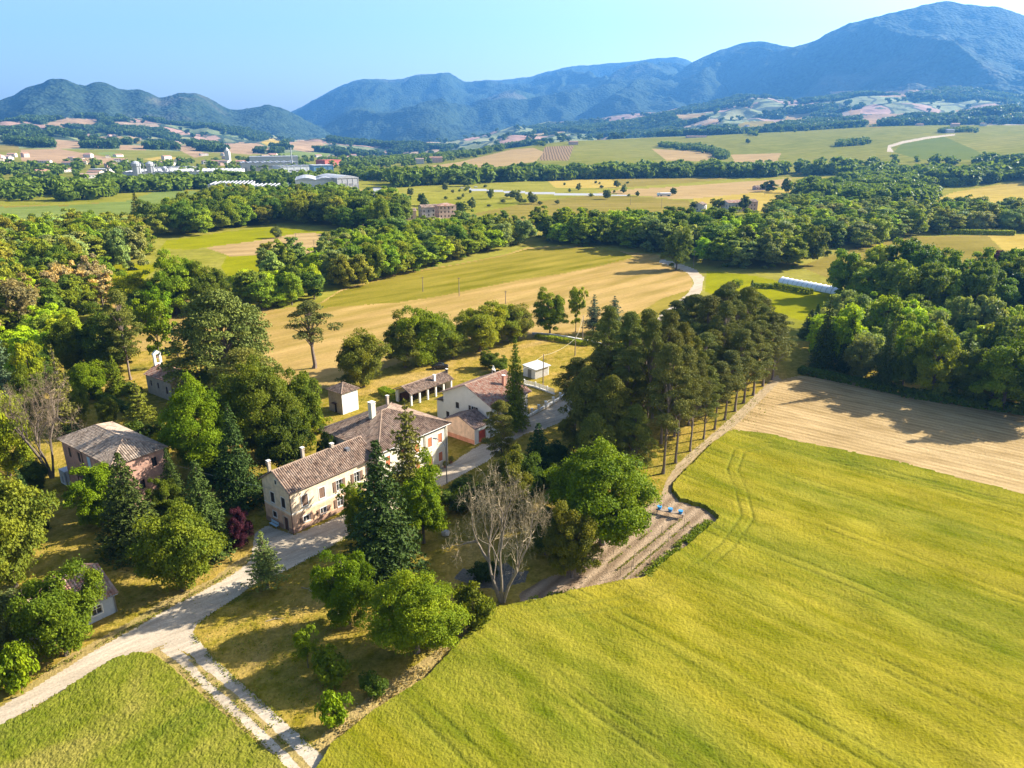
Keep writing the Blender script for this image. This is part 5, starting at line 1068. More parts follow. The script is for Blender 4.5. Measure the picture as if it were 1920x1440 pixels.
foothill_wood()
# --- bare trees
def bare(bx, by, ty, wpx, label, seed, lean=0., levels=6, stems=3):
    x, y, z = G(bx, by); d = float(proj(x, y, z)[2]); H_ = height_to(x, y, z, ty); R_ = wpx / FPX * d / 2; rr = random.Random(seed)
    t = empty('bare_tree', (x, y, z)); tag(t, label, 'tree'); tr = MB(); tw = MB()
    def grow(p, dirv, ln, rad, lev):
        pts = [p]; dd = dirv.copy()
        for k in range(4):
            dd = (dd + Vector((rr.uniform(-.3, .3), rr.uniform(-.3, .3), rr.uniform(-.16, .18)))).normalized(); pts.append(pts[-1] + dd * ln / 4)
        mb = tr if lev < 3 else tw; mb.tube(pts, [rad, rad * .88, rad * .76, rad * .66, rad * .56], 6 if lev < 3 else 3, cap=False)
        if lev >= levels: return
        nb = [3, 3, 3, 4, 4, 3][lev]
        for k in range(nb):
            q = pts[4] if k < 2 else pts[rr.choice([2, 3])]; a = rr.uniform(0, 6.28); sp_ = rr.uniform(.35, 1.0) if lev > 0 else rr.uniform(.3, .7)
            if lev > 2: sp_ = rr.uniform(.5, 1.3)
            o_ = dd.orthogonal().normalized(); o_.rotate(Matrix.Rotation(a, 3, dd)); nd = (dd * math.cos(sp_) + o_ * math.sin(sp_) + Vector((0, 0, .05 if lev < 2 else -.06))).normalized()
            grow(q, nd, ln * rr.uniform(.60, .80), rad * (.62 if k < 2 else .42), lev + 1)
    for k in range(stems): grow(Vector((k * .12 - .12, 0, 0)), Vector((lean + ([-1.0, .05, .35] if seed == 5 else [-.45, .10, .55])[k], rr.uniform(-.3, .3), 1)).normalized(), 3.0, .20 if k else .24, 0)
    zs = np.percentile([v[2] for v in tw.v], 99.5); k1 = H_ / zs; k2 = R_ / (np.percentile([abs(v[0]) for v in tw.v], 96))
    for mb in (tr, tw): mb.v = [(v[0] * k2, v[1] * k2, v[2] * k1) for v in mb.v]
    tr.build('trunk', [DEADB if seed == 5 else BARK], t); tw.build('twigs', [DEADTW if seed == 5 else DEADTW2], t)
bare(942, 1130, 890, 165, 'bare dead tree with grey forked trunk by the wheat edge', 5, -.25, 6)
bare(98, 896, 700, 120, 'bare beige tree behind the brick house at left', 8, -.1, 6)

# ------------------------------------------------------------------ far buildings
FROOF = plain('far_red_roof_material', (.42, .24, .18), .9, .2, .3, 0); FROOF2 = plain('far_brown_roof_material', (.34, .24, .19), .9, .2, .3, 0)
FPINK = plain('far_pink_wall_material', (.66, .46, .38), .9, .1, .3, 0); FWHITE = plain('far_white_wall_material', (.62, .58, .53), .9, .08, .3, 0)
FBLUE = plain('blue_panel_material', (.20, .36, .52), .7, .1, .3, 0); FROOFW = plain('pale_metal_roof_material', (.42, .43, .45), .6, .12, .2, 0); FRED = plain('red_panel_material', (.45, .12, .10), .8, .1, .3, 0)
def far_house(bx, by, L, W, h, rot, wm, rm, label, rise=1.6, kind='gable', group=None, name='house', fl=2, axis='x'):
    x, y, z = G(bx, by); t = empty(name, (x, y, z - .3), math.radians(rot)); tag(t, label, 'house' if name == 'house' else name.replace('_', ' '), group)
    ws = []
    for f in range(fl):
        for k in range(max(2, int(L / 3.2))): ws.append(('s', 1 + k * (L - 1.5) / max(2, int(L / 3.2)), 1.2 + f * 2.9, .95, 1.35, 'x'))
        for k in range(max(2, int(W / 3.6))): ws.append(('w', 1.2 + k * (W - 2) / max(2, int(W / 3.6)), 1.2 + f * 2.9, .95, 1.35, 'x'))
    ws = [q for q in ws if q[2] + q[4] < h - .2 and q[1] + q[3] < (L if q[0] == 's' else W) - .3]
    PS = {'s': (lambda s, z, d: (s, d, z), L), 'w': (lambda s, z, d: (d, s, z), W), 'e': (lambda s, z, d: (L - d, s, z), W), 'n': (lambda s, z, d: (s, W - d, z), L)}
    mb = MB()
    for sd, (P, ln) in PS.items(): wall_face(mb, P, ln, h, [o[1:5] for o in ws if o[0] == sd], depth=.25)
    if kind == 'gable':
        for x_ in (0, L): mb.face([(x_, 0, h), (x_, W, h), (x_, W / 2, h + rise - .05)])
    mb.build('wall', [wm], t)
    for q in ws:
        m = MB(); boxP(m, PS[q[0]][0], q[1], q[1] + q[3], q[2], q[2] + q[4], .18, .24); m.build('window', [DARKSH if q[1] % 2 < 1 else GLASS], t)
    roof(t, L, W, h, rise, .5, kind, axis, rm, far=True); return t
def tile_far(name, c): return tilemat(name, c, .3)
TF1 = TILE_RED; TF2 = TILE_OLD
far_house(752, 413, 11, 9, 6.5, 20, FPINK, TF2, 'pink gabled farmhouse among trees left of the twin houses', name='house')
far_house(792, 408, 12, 9, 7.5, 25, FWHITE, TF2, 'pale two-storey house left half of the twin houses', name='house')
far_house(824, 410, 13, 10, 9.2, 25, FPINK, TF1, 'pinkish three-storey house with brown roof among trees', kind='hip', rise=1.5, fl=3, name='house')
far_house(808, 425, 9, 7, 4.0, 25, FPINK, TF2, 'low pink annex below the twin houses', fl=1, name='house')
far_house(1318, 397, 10, 8, 5.5, 60, FWHITE, TF2, 'small white gabled house at the edge of the golden field', name='house')
far_house(1364, 398, 14, 9, 7.5, 20, FWHITE, TF1, 'white farmhouse with red roof half behind trees', name='house')
far_house(1400, 396, 10, 9, 7.5, 20, FPINK, TF2, 'tall pale pink farmhouse at the right of the farm group', name='house')
far_house(1418, 357, 22, 8, 3.5, 15, FPINK, TF2, 'low farm shed under trees at the valley fields', fl=1, name='farm_shed')
far_house(1068, 272, 22, 12, 8, 10, FPINK, TF1, 'pink farmhouse beside the striped vineyard on the hill', name='house')
far_house(1288, 259, 55, 14, 5, 4, FPINK, FROOF2, 'long low barn on the crest of the hill', fl=1, name='barn')
far_house(1775, 250, 20, 12, 8, 10, FWHITE, FROOFW, 'white farmhouse at the end of the curved white track', name='house')
far_house(1692, 236, 26, 12, 6, 10, FPINK, TF1, 'reddish farm building on the right crest', name='house')
far_house(1720, 236, 20, 10, 5, 10, FPINK, TF1, 'small reddish barn beside the farm on the crest', name='barn')
far_house(806, 306, 26, 14, 11, 12, FPINK, FROOF, 'large reddish building at the top of the wooded slope', fl=3, name='house')
far_house(780, 308, 16, 12, 10, 12, FWHITE, FROOF2, 'pale apartment house beside the reddish building', fl=3, name='house')
far_house(862, 294, 18, 12, 6, 12, FPINK, FROOF2, 'reddish farm high on the wooded slope', name='house')
# distant town houses
rt = random.Random(44)
def town(n, box, label, group):
    for k in range(n):
        x, y, z = G(rt.uniform(box[0], box[2]), rt.uniform(box[1], box[3])); L = rt.uniform(11, 24); W = rt.uniform(9, 12); h = rt.uniform(5, 8.5); m = MB()
        t = empty('house', (x, y, z - .5), rt.uniform(0, 3.1)); tag(t, label, 'house', group); m.box((0, 0, 0), (L, W, h))
        for f in range(2):
            for q in range(int(L / 4)): m.box((1.5 + q * 4, -.06, 1.2 + f * 3), (2.8 + q * 4, -.003, 2.6 + f * 3), 1)
        for x_ in (0, L): m.face([(x_, 0, h), (x_, W, h), (x_, W / 2, h + 1.7)])
        m.build('wall', [rt.choice([FWHITE, FWHITE, FPINK, CREAMW]), DARKSH], t); r = MB()
        for sg in (0, 1): y0 = -.5 if sg == 0 else W + .5; r.face([(-.5, y0, h - .2), (L + .5, y0, h - .2), (L + .5, W / 2, h + 1.8), (-.5, W / 2, h + 1.8)]); 
        r.build('roof', [rt.choice([FROOF, FROOF, FROOF2])], t)
town(34, (-40, 291, 230, 322), 'small pale house of the distant village at the far left', 'distant village at the left')
town(26, (300, 292, 690, 312), 'small house of the distant town beyond the factories', 'distant town beyond the factories')
town(10, (60, 318, 300, 345), 'small pale house between the far left trees', 'houses between the far left trees')
town(8, (100, 238, 240, 262), 'tiny white farmhouse on the foothill below the mountain', 'farmhouses on the left foothills')
town(9, (1150, 236, 1850, 250), 'tiny farmhouse on the right foothills', 'farmhouses on the right foothills')
def slab(x0, y0, x1, y1, dep, h, wm, rm, label, bays=8, name='warehouse', teeth=0, stripes=0, arch=0):
    a = G(x0, y0); b = G(x1, y1); L = math.hypot(b[0] - a[0], b[1] - a[1]); t = empty(name, (a[0], a[1], a[2] - .5), math.atan2(b[1] - a[1], b[0] - a[0])); tag(t, label, name.replace('_', ' '))
    m = MB(); m.box((0, 0, 0), (L, dep, h)); 
    for k in range(bays + 1): x = k * L / bays; m.box((x - .25, -.25, 0), (x + .25, -.01, h + .01))
    m.build('wall', [wm], t); r = MB(); r.box((-.5, -.5, h + .02), (L + .5, dep + .5, h + .6))
    if arch:
        n = arch
        for k in range(n):
            xa, xb = k * L / n, (k + 1) * L / n
            for q in range(6):
                f = lambda i: (xa + (xb - xa) * i / 6, h + .6 + 2.2 * math.sin(math.pi * i / 6)); p, s = f(q), f(q + 1); r.face([(p[0], -.4, p[1]), (s[0], -.4, s[1]), (s[0], dep + .4, s[1]), (p[0], dep + .4, p[1])])
            r.face([(xa + (xb - xa) * i / 6, -.4, h + .6 + 2.2 * math.sin(math.pi * i / 6)) for i in range(7)])
    for k in range(teeth): x = (k + .3) * L / teeth; r.face([(x, 0, h + .6), (x + L / teeth * .6, 0, h + .6), (x + L / teeth * .6, dep, h + .6), (x, dep, h + .6)]); r.box((x, 1, h + .61), (x + L / teeth * .25, dep - 1, h + 1.5))
    r.build('roof', [rm], t); d = MB()
    for k in range(bays):
        x = (k + .25) * L / bays; d.box((x, -.12, h * .45), (x + L / bays * .5, -.01, h * .62)) if k % 3 else d.box((x, -.12, .5), (x + L / bays * .4, -.01, h * .5))
    d.build('window_band', [METAL], t); return t
slab(232, 336, 440, 334, 90, 9, GREYW, FROOFW, 'very long low factory hall with many roof lights', 20, 'factory', 22)
slab(455, 322, 560, 320, 60, 14, FWHITE, FROOFW, 'white multi-storey factory block in the distance', 9, 'factory', 8)
slab(528, 328, 625, 325, 40, 12, GREYW, FROOFW, 'bluish factory block in front of the white one', 8, 'factory', 6)
slab(590, 330, 626, 329, 30, 15, FBLUE, FROOFW, 'small blue factory block at the right end', 4, 'factory')
slab(470, 315, 560, 313, 40, 20, FWHITE, FROOFW, 'tall white factory office with flat roof', 7, 'factory')
slab(392, 362, 470, 361, 60, 8, GREYW, FROOFW, 'low bluish warehouse with roof vents left of the grey halls', 7, 'warehouse', 10)
slab(470, 364, 538, 363, 45, 7, GREYW, FROOFW, 'low flat warehouse between trees', 6, 'warehouse', 8)
slab(556, 360, 632, 359, 70, 12, GREYW, FROOFW, 'large grey warehouse with two shallow arched roofs', 7, 'warehouse', 0, 0, 2)
slab(634, 360, 673, 358, 55, 14, FROOFW, FROOFW, 'grey warehouse with arched roof at the right end', 4, 'warehouse', 0, 0, 1)
slab(612, 376, 652, 373, 16, 7, FWHITE, FROOFW, 'small white shed in front of the grey warehouses', 4, 'warehouse')
slab(610, 313, 640, 311, 26, 12, FRED, FRED, 'dark red hall beyond the factories', 4, 'factory'); slab(115, 349, 168, 348, 20, 6, FRED, FROOF, 'long reddish stable among the far left trees', 6, 'stable')
slab(168, 326, 200, 326, 25, 7, FWHITE, FROOFW, 'small white shed beyond the far left trees', 4, 'warehouse'); slab(290, 327, 372, 324, 30, 9, FWHITE, FROOFW, 'white hall behind the long factory', 8, 'factory', 6)
for k, (bx, by, r_, h, lb) in enumerate([(259, 336, 5.5, 24, 'tall domed silo at the left of the long factory'), (285, 335, 5, 23, 'middle silo with a bent pipe at the long factory'), (311, 334, 3.5, 16, 'shortest silo of the three at the long factory')]):
    x, y, z = G(bx, by); t = empty('silo', (x, y, z)); tag(t, lb, 'silo', 'silos at the long factory'); m = MB(); m.tube([(0, 0, 0), (0, 0, h * .7), (0, 0, h * .72), (0, 0, h * .86), (0, 0, h * .95), (0, 0, h)], [r_, r_, r_ * 1.15, r_ * 1.15, r_ * .7, r_ * .1], 14); m.build('tank', [FROOFW], t)
    m = MB(); m.tube([(r_, 0, h * .9), (r_ * 1.8, 0, h * .85), (r_ * 1.9, 0, h * .3)], .8, 6); m.build('pipe', [METAL], t)
x, y, z = G(549, 322); m = MB(); m.tube([(0, 0, 0), (0, 0, 38)], [1.2, .8], 8); tag(m.build('chimney_stack', [FROOFW], None, (x, y, z)), 'thin factory chimney above the white blocks', 'chimney')
x, y, z = G(428, 303); m = MB(); m.box((-5, -5, 0), (5, 5, 22)); m.tube([(0, 0, 22), (0, 0, 24), (0, 0, 30)], [5.5, 5, .5], 8); tag(m.build('church_tower', [FWHITE], None, (x, y, z)), 'white church tower of the distant town', 'tower')

# ------------------------------------------------------------------ small things near the houses
def at_p(px, py): x, y, z = G(px, py); return Vector((x, y, z))
PAINTK = plain('black_paint_material', (.012, .013, .016), .25, .1, 2, 0, spec=.6)
RUBBER = plain('rubber_material', (.02, .02, .02), .9, .1, 3, 0)
def car(p, rz, mat, label, name='parked_car'):
    t = empty(name, p, rz); tag(t, label, 'car'); prof = [(-2.1, .35), (-2.12, .75), (-1.95, .95), (-1.5, 1.02), (-1.15, 1.38), (-.4, 1.5), (.4, 1.46), (1.05, 1.02), (1.8, .88), (2.1, .7), (2.12, .35)]
    m = MB(); n = len(prof)
    for s_, ins in ((-1, 0), (1, 0)):
        pass
    V = []; 
    for yy in (-.86, -.80, .80, .86):
        for (x_, z_) in prof: V.append((x_ * (1 if abs(yy) < .85 else .985), yy * (.86 if z_ > 1.1 else 1), z_ - (0 if abs(yy) < .85 else .03)))
    m.v = V
    for r_ in range(3):
        for k in range(n - 1): m.f.append((r_ * n + k, r_ * n + k + 1, (r_ + 1) * n + k + 1, (r_ + 1) * n + k)); m.m.append(0)
    for r_ in (0, 3): m.f.append(tuple(r_ * n + k for k in range(n))); m.m.append(0)
    m.build('body', [mat], t)
    g = MB()
    for sg in (-1, 1): g.face([(-1.25, sg * .80, 1.06), (.85, sg * .82, 1.06), (.35, sg * .76, 1.38), (-.95, sg * .74, 1.38)])
    g.face([(.52, -.66, 1.43), (1.05, -.74, 1.08), (1.05, .74, 1.08), (.52, .66, 1.43)]); g.face([(-1.2, -.62, 1.37), (-1.52, -.7, 1.06), (-1.52, .7, 1.06), (-1.2, .62, 1.37)])
    for v in range(len(g.v)): x_, y_, z_ = g.v[v]; g.v[v] = (x_ * 1.012, y_ * 1.02, z_ + .015)
    g.build('window', [GLASS], t)
    for x_ in (-1.35, 1.35):
        for sg in (-1, 1): w_ = MB(); w_.tube([(x_, sg * .66, .32), (x_, sg * .89, .32)], .32, 14); o = w_.build('wheel', [RUBBER], t); w_ = MB(); w_.tube([(x_, sg * .885, .32), (x_, sg * .905, .32)], .19, 10); w_.build('rim', [METAL], o)
    for sg in (-1, 1): h_ = MB(); h_.box((2.09, sg * .62 - .16, .62), (2.15, sg * .62 + .16, .76)); h_.build('headlight', [TRIM], t)
car(at_p(825, 691), math.radians(8), PAINTK, 'black car parked on the lawn beside the orchard')
x, y, z = G(838, 907); t = empty('street_lamp', (x, y, 0), math.radians(160)); tag(t, 'curved grey street lamp before the villa corner', 'street lamp')
m = MB(); m.tube([(0, 0, 0), (0, 0, 6.5), (.25, 0, 7.3), (.9, 0, 7.9), (1.7, 0, 8.1)], [.10, .07, .06, .05, .05], 8); m.build('pole', [METAL], t); m = MB(); m.box((1.6, -.16, 8.02), (2.3, .16, 8.18)); m.build('lamp_head', [METAL], t)
def bench(p, rz, mat, label):
    t = empty('bench', p, rz); tag(t, label, 'bench'); m = MB(); [m.box((-.95, .05 + k * .15, .42), (.95, .16 + k * .15, .46)) for k in range(3)]; m.build('seat', [mat], t)
    m = MB(); [m.box((-.95, .50, .55 + k * .15), (.95, .54, .66 + k * .15)) for k in range(3)]; m.box((-.9, .54, .4), (-.82, .58, .98)); m.box((.82, .54, .4), (.9, .58, .98)); m.build('backrest', [mat], t)
    for a in (-.85, .85):
        m = MB(); m.box((a - .04, .06, 0), (a + .04, .12, .42)); m.build('leg', [METAL], t); m = MB(); m.box((a - .04, .5, 0), (a + .04, .56, .42)); m.build('leg', [METAL], t)
bench(Vector((-32.5, 92.8, 0)) + Matrix.Rotation(ROT, 3, 'Z') @ Vector((-.9, 4.1, 0)), ROT - math.pi / 2, BLUEP, 'pale blue bench against the farmhouse gable')
# low garden walls and fences
def wall_line(pts, h, th, mat, name, label, cat='wall', cap=None):
    P = [at_p(*p) if not isinstance(p, Vector) else p for p in pts]; t = empty(name, P[0]); tag(t, label, cat); m = MB(); c = MB()
    for a, b in zip(P[:-1], P[1:]):
        d = (b - a); L = d.length; M = Matrix.Translation(a - P[0]) @ Matrix.Rotation(math.atan2(d.y, d.x), 4, 'Z'); m.box((0, -th / 2, 0), (L, th / 2, h), M=M)
        if cap: c.box((-.03, -th / 2 - .06, h + .003), (L - .06, th / 2 + .06, h + .07), M=M)
    m.build('wall', [mat], t)
    if cap: c.build('coping', [cap], t)
    return t, P
wall_line([(998, 627), (1030, 629), (1062, 634), (1100, 641), (1128, 647)], .55, .35, GREYW, 'garden_wall', 'long low grey wall behind the lawn', 'wall', TRIM)
t, P = wall_line([(1062, 741), (1037, 757), (1010, 772), (985, 786), (962, 800)], .55, .22, WHITEW, 'roadside_wall', 'low white wall with pillars along the paved road', 'wall', TRIM)
for k, p in enumerate([(1062, 741), (1050, 749), (1037, 757), (1023, 765), (1010, 772), (997, 779), (985, 786)]):
    q = at_p(*p) - P[0]; m = MB(); m.box((q.x - .22, q.y - .22, 0), (q.x + .22, q.y + .22, 1.5)); m.box((q.x - .28, q.y - .28, 1.503), (q.x + .28, q.y + .28, 1.6)); m.build('pillar', [WHITEW], t)
    if k < 6:
        q2 = at_p(*[(1062, 741), (1050, 749), (1037, 757), (1023, 765), (1010, 772), (997, 779), (985, 786)][k + 1]) - P[0]; m = MB()
        for h_ in (.85, 1.1, 1.35): m.tube([(q.x, q.y, h_), (q2.x, q2.y, h_)], .025, 4)
        m.build('rail', [METAL], t)
t, P = wall_line([(983, 722), (1004, 727), (1026, 735), (1040, 740)], .35, .2, WHITEW, 'white_fence', 'white slatted fence by the metal shed', 'fence')
for a, b in zip(P[:-1], P[1:]):
    m = MB(); a_, b_ = a - P[0], b - P[0]; d = (b_ - a_); M = Matrix.Translation(a_) @ Matrix.Rotation(math.atan2(d.y, d.x), 4, 'Z')
    for k in range(4): m.box((.1, -.03, .45 + k * .24), (d.length - .1, .03, .58 + k * .24), M=M)
    m.build('slat', [WHITEW], t); m = MB(); m.box((-.12, -.12, .353), (.12, .12, 1.5), M=M); m.build('post', [WHITEW], t)
# clipped hedges
def hedge(a, b, wd, h, tint, label, name='hedge', group=None, leaf=.13, dens=70):
    rng = np.random.default_rng(int(a[0])); A, B = at_p(*a), at_p(*b); d = B - A; L = d.length; n = int((L * 2 * h + L * wd + 2 * wd * h) * dens); u = rng.random((n, 3)); C = np.zeros((n, 3)); Nn = np.zeros((n, 3)); f = rng.random(n) * (2 * h + wd)
    C[:, 0] = u[:, 0] * L; s = f < h; C[s, 1] = -wd / 2; C[s, 2] = u[s, 1] * h; Nn[s, 1] = -1; s = (f >= h) & (f < 2 * h); C[s, 1] = wd / 2; C[s, 2] = u[s, 1] * h; Nn[s, 1] = 1; s = f >= 2 * h; C[s, 1] = (u[s, 1] - .5) * wd; C[s, 2] = h; Nn[s, 2] = 1
    s = rng.random(n) < wd / (L + wd); C[s, 0] = np.where(u[s, 2] < .5, 0, L); C[s, 1] = (u[s, 1] - .5) * wd; C[s, 2] = u[s, 0] * h; Nn[s] = 0; Nn[s, 0] = np.where(u[s, 2] < .5, -1, 1)
    C += rng.normal(size=C.shape) * .06 + (vnoise(C[:, 0] * .9, C[:, 2])[:, None] - .5) * .25 * Nn; C[:, 2] = np.maximum(C[:, 2], .02); V, F_, tn = leaves(C, Nn, leaf, rng, .8, .7)
    o = link(name, mesh_np(name, V, F_, LEAF, attrs={'tone': ('POINT', 'FLOAT', tn)}), None, A, math.atan2(d.y, d.x)); o.color = (*TINT[tint], 1); tag(o, label, 'hedge', group); return o
hedge((178, 745), (250, 778), 1.6, 1.7, 'dark', 'long clipped box hedge before the chapel garden'); hedge((205, 742), (238, 728), 1.6, 1.6, 'olived', 'short clipped hedge in the chapel garden'); hedge((238, 728), (262, 740), 1.5, 1.5, 'dark', 'clipped hedge beside the chapel wall')
hedge((1410, 538), (1448, 541), 2.0, 1.5, 'mid', 'short green plant row left of the greenhouse', leaf=.3, dens=14); hedge((1454, 539), (1520, 552), 2.4, 1.8, 'mid', 'long green plant row in front of the greenhouse', leaf=.3, dens=14); hedge((1375, 533), (1390, 535), 2.5, 1.8, 'lime', 'small bright plant row near the paved road', leaf=.3, dens=14)
hedge((1005, 633), (1105, 648), 1.6, 1.0, 'lime', 'bright flower bed along the low grey wall', leaf=.2, dens=30)
hedge((845, 930), (930, 965), 2.2, 1.5, 'dark', 'dark clipped hedge between gravel yard and lawn'); hedge((716, 736), (748, 750), 2., 1.3, 'bright', 'bright creeper hedge behind the villa')
hedge((1760, 438), (1900, 441), 3, 2.5, 'lime', 'yellowish roadside hedge beyond the dry slope', leaf=.6, dens=5)
hedge((1690, 741), (1920, 775), 3, 1.6, 'dark', 'dark undergrowth along the upper edge of the stubble field', leaf=.35, dens=10); hedge((1500, 698), (1690, 738), 3, 1.3, 'dark', 'low dark undergrowth behind the pale round tree', leaf=.35, dens=10)
# plastic tunnel greenhouse
a, b = at_p(1466, 530), at_p(1574, 551); d = b - a; t = empty('greenhouse', a, math.atan2(d.y, d.x)); tag(t, 'long white plastic tunnel greenhouse on the bright lawn', 'greenhouse'); m = MB(); n = 24; R_ = 2.5; L = d.length
for i in range(n):
    x0_, x1_ = L * i / n, L * (i + 1) / n
    for k in range(10):
        p = lambda j: (R_ * math.cos(math.pi * j / 10), R_ * .92 * math.sin(math.pi * j / 10)); q0, q1 = p(k), p(k + 1); m.face([(x0_, q0[0], q0[1]), (x1_, q0[0], q0[1]), (x1_, q1[0], q1[1]), (x0_, q1[0], q1[1])])
for x_ in (0, L): m.face([(x_, R_ * math.cos(math.pi * j / 10), R_ * .92 * math.sin(math.pi * j / 10)) for j in range(11)])
m.build('plastic_cover', [plain('white_plastic_material', (.78, .82, .85), .35, .08, .6, .1, spec=.5)], t); m = MB()
for i in range(0, n + 1, 2): m.tube([(L * i / n, R_ * 1.015 * math.cos(math.pi * j / 10), R_ * .94 * math.sin(math.pi * j / 10)) for j in range(11)], .07, 4)
m.build('hoop', [METAL], t)
# poles and wires
WOODP = plain('pole_wood_material', (.30, .23, .17), .9, .2, 3, 0)
def pole(bx, by, ty, label, group=None, arm=True, mat=WOODP, r_=.13):
    x, y, z = G(bx, by); h = height_to(x, y, z, ty); t = empty('utility_pole', (x, y, z)); tag(t, label, 'pole', group); m = MB(); m.tube([(0, 0, 0), (0, 0, h)], [r_ * 1.2, r_ * .8], 7); m.build('post', [mat], t)
    if arm: m = MB(); m.box((-.6, -.06, h - .5), (.6, .06, h - .38)); [m.tube([(q, 0, h - .38), (q, 0, h - .2)], .05, 5) for q in (-.5, 0, .5)]; m.build('crossarm', [mat], t)
    return Vector((x, y, z + h - .3))
p1 = pole(1018, 729, 664, 'dark wooden pole beside the metal shed', arm=False); p2 = pole(1078, 667, 632, 'wooden pole on the lawn before the garden wall', arm=False); p3 = pole(1092, 640, 592, 'thin pole behind the garden wall', arm=False)
for q in [(793, 547, 519, 'leftmost pole standing in the hay field'), (861, 555, 520, 'middle pole standing in the hay field'), (948, 570, 545, 'rightmost pole standing in the hay field')]: pole(q[0], q[1], q[2], q[3], 'poles standing in the hay field')
for q in [(520, 471, 447, 'left pole on the pale ploughed patch'), (556, 458, 437, 'far pole on the pale ploughed patch'), (590, 473, 450, 'right pole on the pale ploughed patch'), (682, 442, 420, 'pale concrete pole at the dark belt edge'), (747, 446, 413, 'tall pale concrete pole above the wood'), (1240, 391, 372, 'pole in the field left of the white farmhouse'), (1182, 384, 368, 'thin pole far left in the valley field'), (1434, 366, 346, 'pale pole by the farm shed'), (1300, 500, 470, 'pole at the bend of the paved road')]: pole(q[0], q[1], q[2], q[3], 'poles of the valley')
def wire(a, b, label, sag=.8):
    m = MB(); m.tube([a.lerp(b, k / 8) - Vector((0, 0, 4 * sag * (k / 8) * (1 - k / 8))) for k in range(9)], .03, 4); tag(m.build('overhead_wire', [plain('wire_material', (.45, .40, .30), .6, .05, 2, 0)]), label, 'wire')
wire(p1, p2, 'wire sagging between the shed pole and the lawn pole'); wire(p2, p3, 'wire rising from the lawn pole to the garden wall'); wire(p1, Vector((-8, 131, 7.5)), 'wire from the shed pole to the white house', .4)
wire(Vector((-36, 95.4, 6.2)), at_p(478, 905) + Vector((-14, -2, 5)), 'wire from the farmhouse gable to the firs', .3)
wire(Vector((-47.8, 77.5, 4.6)), at_p(300, 1035) + Vector((0, 0, 3.5)), 'wire from the hut gable toward the linden', .2)
# vegetable plot
for k, (bx, by, ty) in enumerate([(1182, 1090, 1052), (1187, 1062, 1034), (1218, 1055, 1030), (1163, 1080, 1058), (1252, 1024, 998), (1281, 995, 972), (1240, 1000, 985), (1150, 1040, 1022)]):
    x, y, z = G(bx, by); h = height_to(x, y, z, ty); m = MB(); m.tube([(0, 0, 0), (.05, 0, h)], .035, 5)
    tag(m.build('garden_stake', [WOODP], None, (x, y, z)), 'thin wooden stake carrying strings over the vegetable rows', 'stake', 'stakes in the vegetable plot')
def rows(name, label, lines, tint, leaf, per, spread, hgt, cat=None):
    rng = np.random.default_rng(5); C = []
    for a, b in lines:
        A, B = np.array(G(*a)), np.array(G(*b)); L = np.linalg.norm(B - A); n = int(L * per); t_ = rng.random((n, 1)); p = A + (B - A) * t_; p[:, :2] += rng.normal(size=(n, 2)) * spread; p[:, 2] = rng.random(n) * hgt; C.append(p[vnoise(p[:, 0] * .8, p[:, 1] * .8) > .3])
    C = np.concatenate(C); V, F_, tn = leaves(C, np.tile([0, 0, 1.], (len(C), 1)), leaf, rng, .7, .4); o = link(name, mesh_np(name, V, F_, LEAF, attrs={'tone': ('POINT', 'FLOAT', tn)})); o.color = (*TINT[tint], 1); tag(o, label, None, None, 'stuff')
rows('seedling_rows', 'thin green seedling rows on the brown plot', [((1170, 1085), (1298, 975)), ((1192, 1083), (1312, 982)), ((1150, 1075), (1285, 968)), ((1140, 1058), (1215, 1000))], 'olive', .09, 26, .10, .22)
rows('crop_strip', 'dense green crop strip along the wheat edge', [((1212, 1081), (1328, 979)), ((1216, 1084), (1332, 981)), ((1000, 1128), (1080, 1112))], 'mid', .15, 90, .38, .45)
rows('dry_weeds', 'dry weeds and tufts along the wheat edge', [((615, 1395), (700, 1325)), ((700, 1325), (800, 1250)), ((800, 1250), (870, 1182)), ((870, 1182), (930, 1140))], 'tan', .11, 70, .7, .4)
t = empty('table', at_p(1256, 966), math.radians(-25)); tag(t, 'rough plank table in the vegetable plot', 'table'); m = MB(); m.box((-2.2, -.35, .6), (2.2, .35, .68)); m.build('tabletop', [WOODP], t)
for a in (-2, 2):
    for b_ in (-.28, .28): m = MB(); m.box((a - .04, b_ - .04, 0), (a + .04, b_ + .04, .6)); m.build('leg', [WOODP], t)
BLUEC = plain('blue_plastic_material', (.08, .30, .62), .4, .1, 3, 0)
for a, lb in ((-1.7, 'blue plastic tub at the left end of the plank table'), (.0, 'blue plastic tub in the middle of the plank table'), (1.6, 'blue plastic tub at the right end of the plank table')):
    p = at_p(1256, 966) + Matrix.Rotation(math.radians(-25), 3, 'Z') @ Vector((a, 0, .685)); m = MB(); m.tube([(0, 0, 0), (0, 0, .5)], [.26, .36], 12); m.tube([(0, 0, .47), (0, 0, .53)], [.39, .39], 12); tag(m.build('tub', [BLUEC], None, p), lb, 'tub', 'blue tubs on the plank table')
rows('verge_tufts', 'grass tufts along both edges of the gravel road', [((0, 1305), (243, 1180)), ((243, 1180), (400, 1094)), ((400, 1094), (462, 1056)), ((370, 1172), (400, 1150)), ((400, 1150), (544, 1070)), ((544, 1070), (660, 1003)), ((20, 1356), (202, 1248)), ((362, 1190), (392, 1230)), ((392, 1230), (464, 1294)), ((464, 1294), (585, 1402)), ((340, 1250), (400, 1312)), ((400, 1312), (540, 1440)), ((660, 1003), (790, 932)), ((380, 1262), (552, 1410))], 'olive', .09, 30, .22, .2)
